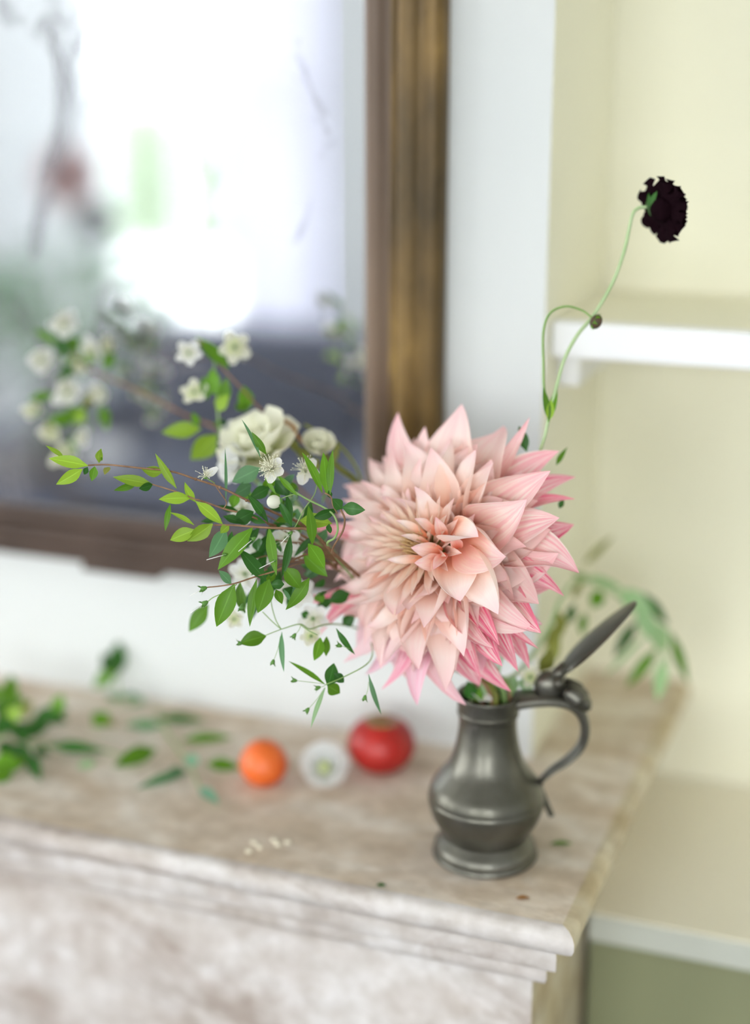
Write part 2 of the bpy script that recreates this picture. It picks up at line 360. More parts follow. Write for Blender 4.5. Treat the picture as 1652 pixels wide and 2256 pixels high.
# ------------------------------------------------------------------ pewter jug
M['pewter'] = noise_mat('dark_pewter', [(0.3, (0.085, 0.080, 0.062)), (0.55, (0.145, 0.138, 0.115)), (0.75, (0.20, 0.192, 0.168))], 22, 7, 0.33, metal=0.8, bump=0.12, bscale=90)
jug = thing('pewter_jug', (0, 0, ZT), 'dark pewter flagon with open pointed lid and curved handle holding the bouquet', 'jug')
J = Matrix.Translation((0, 0, ZT)) @ Matrix.Rotation(TH, 4, 'Z')        # jug space: x towards the handle
def smooth_prof(pts, n=5):
    return [(p.x, p.y) for p in spline([Vector((r, z, 0)) for r, z in pts], n)]
foot = smooth_prof([(.0415, 0), (.0432, .0018), (.0425, .0045), (.0410, .0055), (.0418, .0075), (.0405, .012), (.0365, .0165), (.0345, .019)])
Geo().lathe([(.0, .002)] + foot, 64, J).build('foot', M['pewter'], jug)
body = smooth_prof([(.0345, .019), (.0352, .021), (.0385, .027), (.0440, .037), (.0468, .047), (.0474, .0525)], 4) + \
       smooth_prof([(.0466, .0535), (.0463, .0575), (.0440, .064), (.0385, .0715), (.0310, .082), (.0262, .096), (.0236, .111), (.0231, .120), (.0236, .1245)], 4)
Geo().lathe(body, 64, J, cap=False).build('body', M['pewter'], jug)
rim = smooth_prof([(.0236, .1245), (.0246, .1255), (.0247, .128), (.0242, .129), (.0247, .136), (.0256, .142)], 3) + [(.0250, .1428), (.0236, .1422), (.0224, .128), (.0215, .11), (.025, .09), (.03, .06)]
Geo().lathe(rim, 64, J, cap=False).build('collar', M['pewter'], jug)
def jp(x, y, d=1.235): return at(x, y, d)
DJ = 1.232
def jv(x, z, y=0.0): return J @ Vector((x, y, z))
# handle in the jug's handle plane (x to the right, z up), read off the photo's scale
def hx(px): return (px - 1073) / 2735.0
def hz_(py, x): return (1886 - py) / 2640.0
hp = [(1120, 1528), (1160, 1522), (1215, 1521), (1256, 1534), (1280, 1562), (1287, 1600), (1277, 1634), (1250, 1664), (1222, 1684), (1200, 1704), (1190, 1722)]
pts = spline([jv(hx(x), hz_(y, x)) for x, y in hp], 6)
nP = len(pts); g = Geo()
yv = (J.to_3x3() @ Vector((0, 1, 0)))
v = []; f = []
for i, p in enumerate(pts):
    t = (pts[min(i + 1, nP - 1)] - pts[max(0, i - 1)]).normalized(); nn = t.cross(yv).normalized()
    q = i / (nP - 1); th_ = 0.0052 * (1 - q) ** 1.5 + 0.0020; wd_ = 0.0085 * (1 - q) + 0.0050
    for k in range(12):
        c = 2 * math.pi * k / 12; v.append(p + nn * math.sin(c) * th_ + yv * math.cos(c) * wd_)
for i in range(nP - 1):
    for k in range(12): f.append((i * 12 + k, i * 12 + (k + 1) % 12, (i + 1) * 12 + (k + 1) % 12, (i + 1) * 12 + k))
f += [tuple(reversed(range(12))), tuple((nP - 1) * 12 + k for k in range(12))]
g.add(v, f).build('handle', M['pewter'], jug)
tl = spline([jv(hx(x), hz_(y, x)) for x, y in ((1186, 1712), (1195, 1738), (1208, 1768), (1220, 1795))], 5)
Geo().tube(tl, [.0034 - .0008 * i / 15 for i in range(len(tl))], 10).build('handle_tail', M['pewter'], jug)
# hinge block, twin acorn thumb piece, lid
g = Geo(); sphere_geo(g, jv(hx(1205), hz_(1492, 0)), .0125, .0085, .0125, 20, 12, J.to_3x3())
g.build('hinge_block', M['pewter'], jug)
g = Geo().tube([jv(hx(1222), hz_(1480, 0), -.010), jv(hx(1222), hz_(1480, 0), .010)], .0048, 14); g.build('hinge_pin', M['pewter'], jug)
for sy in (-1, 1):
    g = Geo(); c = jv(hx(1262), hz_(1512, 0), sy * .0075); ax = (jv(.5, -.42) - jv(0, 0)).normalized()
    Mr = ax.to_track_quat('Z', 'Y').to_matrix().to_4x4(); Mr = Matrix.Translation(c) @ Mr
    g.lathe([(0, -.0125), (.004, -.012), (.0062, -.0085), (.0075, -.004), (.0082, 0), (.0082, .0028), (.0068, .0035), (.0072, .007), (.0055, .0115), (.0022, .0145), (0, .0155)], 20, Mr)
    g.build('acorn_thumb_piece', M['pewter'], jug)
A = jv(hx(1228), hz_(1458, 0)); B = jv(hx(1385), hz_(1306, 0))
la = (B - A); ll = la.length; la.normalize()
vw = (A - CAM).normalized(); vw = (vw - la * vw.dot(la)).normalized()
ls = (vw * math.cos(R(13)) + la.cross(vw) * math.sin(R(13))).normalized(); ln = la.cross(ls).normalized()
g = Geo(); top = []; bot = []
nr, na = 8, 40
def heart(a):                                  # heart-shaped outline, point at the far end
    c, s_ = math.cos(a), math.sin(a)
    x = 0.5 + 0.5 * c; w = 0.0275 * (math.sin(math.acos(max(-1, min(1, 1 - 2 * x)))) ** 0.8) * (1.22 - .55 * x) / 0.95
    return x * ll, math.copysign(w, s_) if abs(s_) > 1e-6 else 0
v = []; f = []
for side in (1, -1):
    for i in range(nr + 1):
        q = i / nr
        for k in range(na):
            x, w = heart(2 * math.pi * k / na); cx = .46 * ll
            hgt = (0.0030 * (1 - q * q) + .0011 * (1 if q < .99 else .5)) * side - (.0022 * (1 - q * q) if side < 0 else 0) * -.6
            v.append(A + la * (cx + (x - cx) * q) + ls * (w * q) + ln * hgt)
for s_ in range(2):
    b0 = s_ * (nr + 1) * na
    for i in range(nr):
        for k in range(na): f.append((b0 + i * na + k, b0 + i * na + (k + 1) % na, b0 + (i + 1) * na + (k + 1) % na, b0 + (i + 1) * na + k))
for k in range(na): f.append((nr * na + k, nr * na + (k + 1) % na, (nr + 1) * na + nr * na + (k + 1) % na, (nr + 1) * na + nr * na + k))
g.add(v, f).build('lid', M['pewter'], jug)
Geo().tube([jv(hx(1212), hz_(1478, 0)), A + la * .006], [.0062, .0048], 12).build('lid_neck', M['pewter'], jug)
#==END1
# ------------------------------------------------------------------ plant helpers
TOC = -FWD
def ribbon(P, Nn, wfun, cupl=0.3, cupr=0.3, ruf=0.0, rf=2.0, seed=0, nu=6, crease=0.0, twist=0.0, rolll=0.0, rollr=0.0):
    """a thin blade along points P with normals Nn: returns verts, faces, uv"""
    rnd = random.Random(seed); ph1, ph2 = rnd.random() * 6.28, rnd.random() * 6.28
    nv = len(P) - 1; v = []; f = []; u = []
    for i in range(nv + 1):
        q = i / nv
        t = (P[min(i + 1, nv)] - P[max(i - 1, 0)]).normalized()
        n = (Nn[i] - t * Nn[i].dot(t)); n = n.normalized() if n.length > 1e-6 else t.orthogonal().normalized()
        if twist: n = Matrix.Rotation(twist * q, 3, t) @ n
        s_ = t.cross(n); w = wfun(q)
        for k in range(nu + 1):
            s = -1 + 2 * k / nu; c = cupl if s < 0 else cupr
            a = abs(s) * c * 1.3                       # bend of the blade across its width
            x = math.sin(a) / (c * 1.3) if c > 1e-3 else abs(s)
            y = (1 - math.cos(a)) / (c * 1.3) if c > 1e-3 else 0
            if c < 0: y = -(1 - math.cos(a)) / abs(c * 1.3); x = abs(math.sin(a) / (c * 1.3))
            off = w * y + w * crease * abs(s)
            rl_ = rolll if s < 0 else rollr
            if rl_ and abs(s) > .55: e_ = (abs(s) - .55) / .45; off += w * rl_ * e_ * e_ * math.sin(math.pi * min(1, q * 1.05)); x -= abs(rl_) * .55 * e_ * e_
            if ruf: off += ruf * w * s * s * math.sin(6.283 * rf * q + (ph1 if s < 0 else ph2)) * min(1, 3 * q)
            v.append(P[i] + s_ * (math.copysign(x, s) * w) + n * off); u.append((k / nu, q))
    for i in range(nv):
        for k in range(nu):
            a = i * (nu + 1) + k; f.append((a, a + 1, a + nu + 2, a + nu + 1))
    return v, f, u
def petal_w(W, b0=0.22, pk=0.52, sharp=0.8):
    def w(q):
        if q < pk: s = math.sin(math.pi / 2 * q / pk) ** 0.9; return W * (b0 + (1 - b0) * s)
        k = (q - pk) / (1 - pk); return W * max(0.012, math.cos(math.pi / 2 * k) ** sharp * (1 - 0.18 * k * k))
    return w
def leaf_w(W, pk=0.42):
    def w(q):
        if q < .06: return W * (.07 + .5 * q)
        if q < pk: return W * (0.10 + .90 * math.sin(math.pi / 2 * (q - .06) / (pk - .06)) ** 0.85)
        k = (q - pk) / (1 - pk); return W * max(0.01, math.cos(math.pi / 2 * k) ** 0.95)
    return w
def bez(a, c, b, n): return [a * (1 - t) ** 2 + c * (2 * t * (1 - t)) + b * t * t for t in [i / n for i in range(n + 1)]]

def leaf_mat(name, col, back, rough=0.38, trans=0.35):
    m = mat(name, col, rough, spec=.28); N, L, b = nodes(m)
    uvn = N.new('ShaderNodeTexCoord'); sx = N.new('ShaderNodeSeparateXYZ'); L.new(uvn.outputs['UV'], sx.inputs[0])
    su = N.new('ShaderNodeMath'); su.operation = 'SUBTRACT'; su.inputs[1].default_value = .5; ab = N.new('ShaderNodeMath'); ab.operation = 'ABSOLUTE'
    L.new(sx.outputs[0], su.inputs[0]); L.new(su.outputs[0], ab.inputs[0])
    rp = N.new('ShaderNodeValToRGB'); L.new(ab.outputs[0], rp.inputs[0])
    rp.color_ramp.elements[0].position = .0; rp.color_ramp.elements[0].color = (*[min(1, c * 1.35 + .02) for c in col], 1)
    rp.color_ramp.elements[1].position = .05; rp.color_ramp.elements[1].color = (*col, 1)
    nz = N.new('ShaderNodeTexNoise'); nz.inputs['Scale'].default_value = 140; L.new(uvn.outputs['Object'], nz.inputs['Vector'])
    oi = N.new('ShaderNodeObjectInfo'); hs = N.new('ShaderNodeHueSaturation'); ma = N.new('ShaderNodeMapRange')
    ma.inputs[3].default_value = .78; ma.inputs[4].default_value = 1.22; L.new(oi.outputs['Random'], ma.inputs[0]); L.new(ma.outputs[0], hs.inputs['Value'])
    L.new(rp.outputs[0], hs.inputs['Color'])
    ge = N.new('ShaderNodeNewGeometry'); mxc = N.new('ShaderNodeMix'); mxc.data_type = 'RGBA'
    L.new(ge.outputs['Backfacing'], mxc.inputs[0]); L.new(hs.outputs[0], mxc.inputs[6]); mxc.inputs[7].default_value = (*back, 1)
    L.new(mxc.outputs[2], b.inputs['Base Color'])
    tr = N.new('ShaderNodeBsdfTranslucent'); ms = N.new('ShaderNodeMixShader'); ms.inputs[0].default_value = trans
    L.new(mxc.outputs[2], tr.inputs[0]); L.new(b.outputs[0], ms.inputs[1]); L.new(tr.outputs[0], ms.inputs[2])
    bm = N.new('ShaderNodeBump'); bm.inputs['Strength'].default_value = .15; bm.inputs['Distance'].default_value = .0006
    L.new(nz.outputs['Fac'], bm.inputs['Height']); L.new(bm.outputs[0], b.inputs['Normal'])
    L.new(ms.outputs[0], N['Material Output'].inputs[0]); return m
M['green'] = leaf_mat('myrtle_leaf_green', (0.120, 0.285, 0.016), (0.17, 0.33, 0.045))
M['lime'] = leaf_mat('young_leaf_lime', (0.30, 0.48, 0.040), (0.34, 0.50, 0.09))
M['dark'] = leaf_mat('leaf_dark_green', (0.040, 0.145, 0.022), (0.09, 0.22, 0.05), .32)
M['blue'] = leaf_mat('leaf_blue_green', (0.12, 0.27, 0.12), (0.16, 0.30, 0.15))
M['pale'] = leaf_mat('leaf_pale_sage', (0.33, 0.52, 0.26), (0.38, 0.55, 0.30))
M['olive'] = leaf_mat('leaf_olive_yellow', (0.28, 0.30, 0.06), (0.32, 0.34, 0.10))
M['teal'] = leaf_mat('leaf_pale_teal', (0.22, 0.46, 0.30), (0.28, 0.5, 0.35))
M['twig'] = noise_mat('brown_twig_bark', [(.3, (0.16, 0.075, 0.035)), (.7, (0.34, 0.19, 0.10))], 120, 4, 0.7)
M['stemg'] = noise_mat('green_stem', [(.3, (0.20, 0.34, 0.09)), (.7, (0.30, 0.44, 0.15))], 60, 3, 0.5)
M['stempale'] = noise_mat('pale_green_stem', [(.3, (0.38, 0.52, 0.25)), (.7, (0.46, 0.58, 0.32))], 60, 3, 0.5)
M['calyx'] = mat('calyx_green', (0.10, 0.24, 0.04), .5)
def soft_petal(name, c0, c1, trans=.4):
    m = mat(name, c0, .55, spec=.3); N, L, b = nodes(m)
    t_ = N.new('ShaderNodeTexCoord'); sx = N.new('ShaderNodeSeparateXYZ'); rp = N.new('ShaderNodeValToRGB')
    L.new(t_.outputs['UV'], sx.inputs[0]); L.new(sx.outputs[1], rp.inputs[0])
    rp.color_ramp.elements[0].color = (*c0, 1); rp.color_ramp.elements[1].color = (*c1, 1); rp.color_ramp.elements[1].position = .6
    L.new(rp.outputs[0], b.inputs['Base Color'])
    tr = N.new('ShaderNodeBsdfTranslucent'); ms = N.new('ShaderNodeMixShader'); ms.inputs[0].default_value = trans
    L.new(rp.outputs[0], tr.inputs[0]); L.new(b.outputs[0], ms.inputs[1]); L.new(tr.outputs[0], ms.inputs[2]); L.new(ms.outputs[0], N['Material Output'].inputs[0])
    return m
M['white_petal'] = soft_petal('white_petal', (0.88, 0.88, 0.76), (0.94, 0.94, 0.93))
M['cream_petal'] = soft_petal('cream_petal', (0.80, 0.86, 0.48), (0.95, 0.94, 0.80), .5)
M['stamen'] = mat('cream_stamen', (0.86, 0.84, 0.66), .6)
M['style'] = mat('white_style', (0.88, 0.86, 0.84), .5)
M['rust'] = mat('rusty_stem_tip', (0.36, 0.17, 0.05), .6)

def leaf(parent, b, t, w, depth, m='green', face=0.0, bend=0.12, cup=0.25, db=0.0, dt=0.0, name='leaf'):
    """leaf from photo point b to photo point t; depth in metres, db/dt depth offsets of base and tip; w full width in photo pixels"""
    B_ = at(*b, depth + db); T_ = at(*t, depth + dt); ax = T_ - B_; Lg = ax.length
    n = (CAM - B_).normalized(); n = (n - ax.normalized() * n.dot(ax.normalized())).normalized()
    n = Matrix.Rotation(R(face), 3, ax.normalized()) @ n
    P = bez(B_, (B_ + T_) / 2 + n * bend * Lg, T_, 8)
    W = w / 2 * depth / FPX / max(.35, abs(math.cos(R(face))))
    v, f, u = ribbon(P, [n] * 9, leaf_w(W), cup, cup, 0.05, 1.3, hash((round(b[0]), round(t[1]))) & 255, 4)
    return mesh(name, v, f, M[m], parent, True, u)
def stem(parent, pts, r0, r1, m='twig', n=5, name='stem', sides=7):
    P = spline(pts, n); k = len(P)
    return Geo().tube(P, [r0 + (r1 - r0) * i / (k - 1) for i in range(k)], sides).build(name, M[m], parent)
MOUTH = Vector((0, 0, ZT + .142))
def to_jug(i):                                 # last points of a stem: over the rim and down inside the jug
    a = i * 2.4; r = .012
    return [MOUTH + Vector((math.cos(a) * r, math.sin(a) * r, .012)), MOUTH + Vector((math.cos(a) * r * .8, math.sin(a) * r * .8, -.03)), MOUTH + Vector((-math.cos(a) * r * .6, -math.sin(a) * r * .6, -.085))]
def frame(n, up=Vector((0, 0, 1))):
    n = n.normalized(); x = up.cross(n); x = x.normalized() if x.length > 1e-3 else n.orthogonal().normalized()
    return x, n.cross(x), n
def blossom(parent, c, n, r, seed=0, petals=5, stamens=46, spread=1.0, pm='white_petal', only=None, name='blossom', plen=1.0, keep=None, slen=1.0):
    """small open flower: rounded petals round a brush of stamens"""
    rnd = random.Random(seed); x, y, n = frame(n)
    g = Geo(); sphere_geo(g, c - n * r * .12, r * .20, None, None, 10, 6)
    root = g.build(name, M['calyx'], parent)
    for k in range(petals):
        if only and k not in only: continue
        a = 6.283 * k / petals + rnd.uniform(-.15, .15) + seed; d = x * math.cos(a) + y * math.sin(a)
        if keep and d.dot(keep) < -.25: continue
        el = min(1.2, rnd.uniform(.05, .45) * spread); tip = c + (d * math.cos(el) + n * math.sin(el) * .6) * r * plen
        P = bez(c + d * r * .1, c + d * r * .55 - n * r * .08, tip, 6)
        v, f, u = ribbon(P, [n] * 7, lambda q: r * .40 * max(.12, math.sin(math.pi * (0.12 + .80 * q ** .85)) ** .7), .35, .35, .08, 1, seed + k, 4)
        o = mesh('petal', v, f, M[pm], root, True, u)
    if stamens:
        g = Geo()
        for k in range(stamens):
            a = rnd.uniform(0, 6.283); e = rnd.uniform(.12, 1.15); ln_ = r * rnd.uniform(.62, 1.02) * slen
            d = (x * math.cos(a) + y * math.sin(a)) * math.sin(e) + n * math.cos(e)
            p0 = c + (x * math.cos(a) + y * math.sin(a)) * r * .1
            g.tube([p0, c + d * ln_ * .6 + n * r * .06, c + d * ln_], [.00019, .00018, .00016], 3, False)
            sphere_geo(g, c + d * ln_, .00042, None, None, 5, 3)
        o = g.build('stamens', M['stamen'], root); o['kind'] = 'stuff'
    return root
def bud(parent, c, r, n, m='white_petal'):
    g = Geo(); x, y, n = frame(n); Mr = Matrix((x, y, n)).transposed(); sphere_geo(g, c, r, r, r * 1.06, 14, 10, Mr)
    o = g.build('bud', M[m], parent)
    g2 = Geo(); sphere_geo(g2, c - n * r * .85, r * .5, r * .5, r * .45, 10, 6, Mr); g2.build('calyx', M['calyx'], o)
    return o
def calyx_cup(parent, c, n, r, style=None):
    """spent flower: small green star-edged cup, sometimes with its long white style"""
    x, y, n = frame(n); Mr = Matrix.Translation(c) @ Matrix((x, y, n)).transposed().to_4x4(); g = Geo()
    g.lathe([(0, -r), (r * .35, -r * .8), (r * .62, -.1 * r), (r * .72, r * .45), (r * .5, r * .4)], 10, Mr, False)
    for k in range(5):
        a = 6.283 * k / 5; d = x * math.cos(a) + y * math.sin(a); s_ = n.cross(d)
        p = c + d * r * .68 + n * r * .4
        g.add([p - s_ * r * .4, p + s_ * r * .4, p + (d * .7 + n * .6) * r * 1.0], [(0, 1, 2)])
    o = g.build('calyx', M['calyx'], parent)
    if style is not None:
        Geo().tube([c, c.lerp(style, .5), style], [.00032, .0003, .00022], 5).build('style', M['style'], o)
    return o

# ------------------------------------------------------------------ dahlia
dm = mat('dahlia_petal', (0.9, 0.7, 0.64), .50, spec=.35); N, L, b = nodes(dm)
tcn = N.new('ShaderNodeTexCoord'); sx = N.new('ShaderNodeSeparateXYZ'); L.new(tcn.outputs['UV'], sx.inputs[0])
rp = N.new('ShaderNodeValToRGB'); L.new(sx.outputs[1], rp.inputs[0]); el = rp.color_ramp.elements
for p_, c_ in ((.0, (0.95, 0.28, 0.11)), (.25, (0.97, 0.47, 0.29)), (.48, (0.99, 0.73, 0.60)), (.75, (0.995, 0.86, 0.81)), (1.0, (0.99, 0.68, 0.70))):
    e = el.new(p_) if p_ not in (0, 1) else el[0 if p_ == 0 else -1]; e.position = p_; e.color = (*c_, 1)
mp = N.new('ShaderNodeMapping'); mp.inputs['Scale'].default_value = (9, .9, 1); L.new(tcn.outputs['UV'], mp.inputs[0])
oi = N.new('ShaderNodeObjectInfo'); ad = N.new('ShaderNodeVectorMath'); ad.operation = 'ADD'
cmb = N.new('ShaderNodeCombineXYZ'); mu = N.new('ShaderNodeMath'); mu.operation = 'MULTIPLY'; mu.inputs[1].default_value = 50
L.new(oi.outputs['Random'], mu.inputs[0]); L.new(mu.outputs[0], cmb.inputs[0]); L.new(mu.outputs[0], cmb.inputs[2])
L.new(mp.outputs[0], ad.inputs[0]); L.new(cmb.outputs[0], ad.inputs[1])
nz = N.new('ShaderNodeTexNoise'); nz.inputs['Scale'].default_value = 1.6; nz.inputs['Detail'].default_value = 5; nz.inputs['Roughness'].default_value = .65; L.new(ad.outputs[0], nz.inputs['Vector'])
sc_ = N.new('ShaderNodeSeparateColor'); L.new(oi.outputs['Color'], sc_.inputs[0])      # red channel of object colour = how pink, green = how cream
mr = N.new('ShaderNodeMapRange'); mr.inputs[1].default_value = .40; mr.inputs[2].default_value = .58; L.new(nz.outputs['Fac'], mr.inputs[0])
m1 = N.new('ShaderNodeMath'); m1.operation = 'MULTIPLY'; L.new(mr.outputs[0], m1.inputs[0]); L.new(sc_.outputs[0], m1.inputs[1])
mx = N.new('ShaderNodeMix'); mx.data_type = 'RGBA'; L.new(m1.outputs[0], mx.inputs[0]); L.new(rp.outputs[0], mx.inputs[6]); mx.inputs[7].default_value = (0.86, 0.10, 0.25, 1)
mxc = N.new('ShaderNodeMix'); mxc.data_type = 'RGBA'; L.new(sc_.outputs[1], mxc.inputs[0]); L.new(mx.outputs[2], mxc.inputs[6]); mxc.inputs[7].default_value = (0.90, 0.74, 0.55, 1)
mxl = N.new('ShaderNodeMix'); mxl.data_type = 'RGBA'; L.new(sc_.outputs[2], mxl.inputs[0]); L.new(mxc.outputs[2], mxl.inputs[6]); mxl.inputs[7].default_value = (0.86, 0.52, 0.70, 1)
L.new(mxl.outputs[2], b.inputs['Base Color'])
wv = N.new('ShaderNodeTexNoise'); wv.inputs['Scale'].default_value = 5.0; wv.inputs['Detail'].default_value = 2; L.new(ad.outputs[0], wv.inputs['Vector'])
bm = N.new('ShaderNodeBump'); bm.inputs['Strength'].default_value = .25; bm.inputs['Distance'].default_value = .0008; L.new(wv.outputs['Fac'], bm.inputs['Height']); L.new(bm.outputs[0], b.inputs['Normal'])
tr = N.new('ShaderNodeBsdfTranslucent'); wm = N.new('ShaderNodeMix'); wm.data_type = 'RGBA'; wm.blend_type = 'MULTIPLY'; wm.inputs[0].default_value = 1; wm.inputs[7].default_value = (1, .87, .79, 1); L.new(mxl.outputs[2], wm.inputs[6]); L.new(wm.outputs[2], tr.inputs[0]); ms = N.new('ShaderNodeMixShader'); ms.inputs[0].default_value = .27
L.new(b.outputs[0], ms.inputs[1]); L.new(tr.outputs[0], ms.inputs[2]); L.new(ms.outputs[0], N['Material Output'].inputs[0])
b.inputs['Sheen Weight'].default_value = .45; b.inputs['Sheen Roughness'].default_value = .45; b.inputs['Sheen Tint'].default_value = (1, .93, .92, 1)
M['dahlia'] = dm

DC = at(1000, 1228, 1.203)                     # centre of the flower's rim disc
DN = (RGT * -.56 + UPV * .2 + TOC * .80).normalized()
DX = (RGT - DN * RGT.dot(DN)).normalized(); DY = DN.cross(DX)
DR, DH = 0.110, 0.070
CR = DC + DN * 0.004                           # receptacle
def dome_hit(px, py, sc=1.0):
    d = (at(px, py, 1.0) - CAM); o_ = CAM - DC
    def loc(vv): return Vector((vv.dot(DX) / (DR * sc), vv.dot(DY) / (DR * sc), vv.dot(DN) / (DH * sc)))
    a_, b_ = loc(d), loc(o_); A_ = a_.dot(a_); B_ = a_.dot(b_); C_ = b_.dot(b_) - 1; D_ = B_ * B_ - A_ * C_
    t = (-B_ - math.sqrt(D_)) / A_ if D_ > 0 else -B_ / A_
    return CAM + d * t
dah = thing('dahlia', MOUTH, 'huge blush pink dinner-plate dahlia head in full bloom over the jug', 'flower')
def dahlia_petal(tip, W, base=None, lift=.20, cupl=.35, cupr=.35, curl=0.0, ruf=.08, pink=0.0, cream=0.0, lilac=0.0, seed=0, tw=0.0, b0=.28, pk=.50, nu=10, nv=14, sharp=.82, sw=0.0, name='petal', crease=0.0, rolll=0.0, rollr=0.0):
    rnd = random.Random(seed)
    rad = tip - CR; rad = rad - DN * rad.dot(DN); rl = rad.length; rdir = rad.normalized() if rl > 1e-5 else DX
    if base is None: base = CR + rdir * .010 + DN * .004
    Lg = (tip - base).length
    outn = (DN * .8 + rdir * .35).normalized()
    ctl = base.lerp(tip, .45) + outn * lift * Lg
    P = bez(base, ctl, tip, nv)
    for i in range(nv + 1):
        q = i / nv
        if sw: P[i] = P[i] + rdir.cross(DN) * (sw * Lg * (q * q * q - .9 * q * q))
        if q > .55: P[i] = P[i] + outn * curl * Lg * ((q - .55) / .45) ** 2
    tdir = (tip - base).normalized(); nn = (outn - tdir * outn.dot(tdir)).normalized()
    v, f, u = ribbon(P, [nn] * (nv + 1), petal_w(W, b0, pk, sharp), cupl, cupr, ruf, rnd.uniform(1, 2.2), seed, nu, crease, tw, rolll, rollr)
    o = mesh(name, v, f, M['dahlia'], dah, True, u); o.color = (pink, cream, lilac, 1); return o
def c1(x, y): return (680 + x / 2.665, 880 + y / 2.665)
PX = 1.16 / FPX                                # metres per photo pixel at the flower
rnd = random.Random(5)
# fill: spiral of petals, smaller towards the eye
GA = math.pi * (3 - math.sqrt(5)); NF = 82
for i in range(NF):
    q = (i + .5) / NF; psi = R(20 + 76 * q ** .75); a = i * GA
    d = (DX * math.cos(a) + DY * math.sin(a))
    sc = rnd.uniform(.95, 1.0) if d.dot(RGT) < -.25 else rnd.uniform(.76, .87)
    tip = DC + d * DR * sc * math.sin(psi) + DN * DH * sc * math.cos(psi)
    side = d.dot(RGT); low = -d.dot(UPV)
    W = (.0100 + .0135 * q) * rnd.uniform(.85, 1.15) * (1 + .20 * side)
    pink = max(0, min(1, (q - .78) * 2.0 + .25 * max(0, side) + rnd.uniform(-.15, .15))) if q > .5 else rnd.uniform(0, .08)
    dahlia_petal(tip, W, None, lift=.10 + .16 * (1 - q) + rnd.uniform(-.03, .05), cupl=rnd.uniform(.1, .7), cupr=rnd.uniform(.1, .7), curl=rnd.uniform(-.20, .14), ruf=rnd.uniform(.10, .34), pink=pink, lilac=.35 if (q > .8 and low > .5) else 0, seed=i, tw=rnd.uniform(-.6, .6), sw=rnd.uniform(-.7, .7), crease=rnd.uniform(-.05, .25), rolll=rnd.choice((0, .4, -.5)), rollr=rnd.choice((0, .4, -.5)))
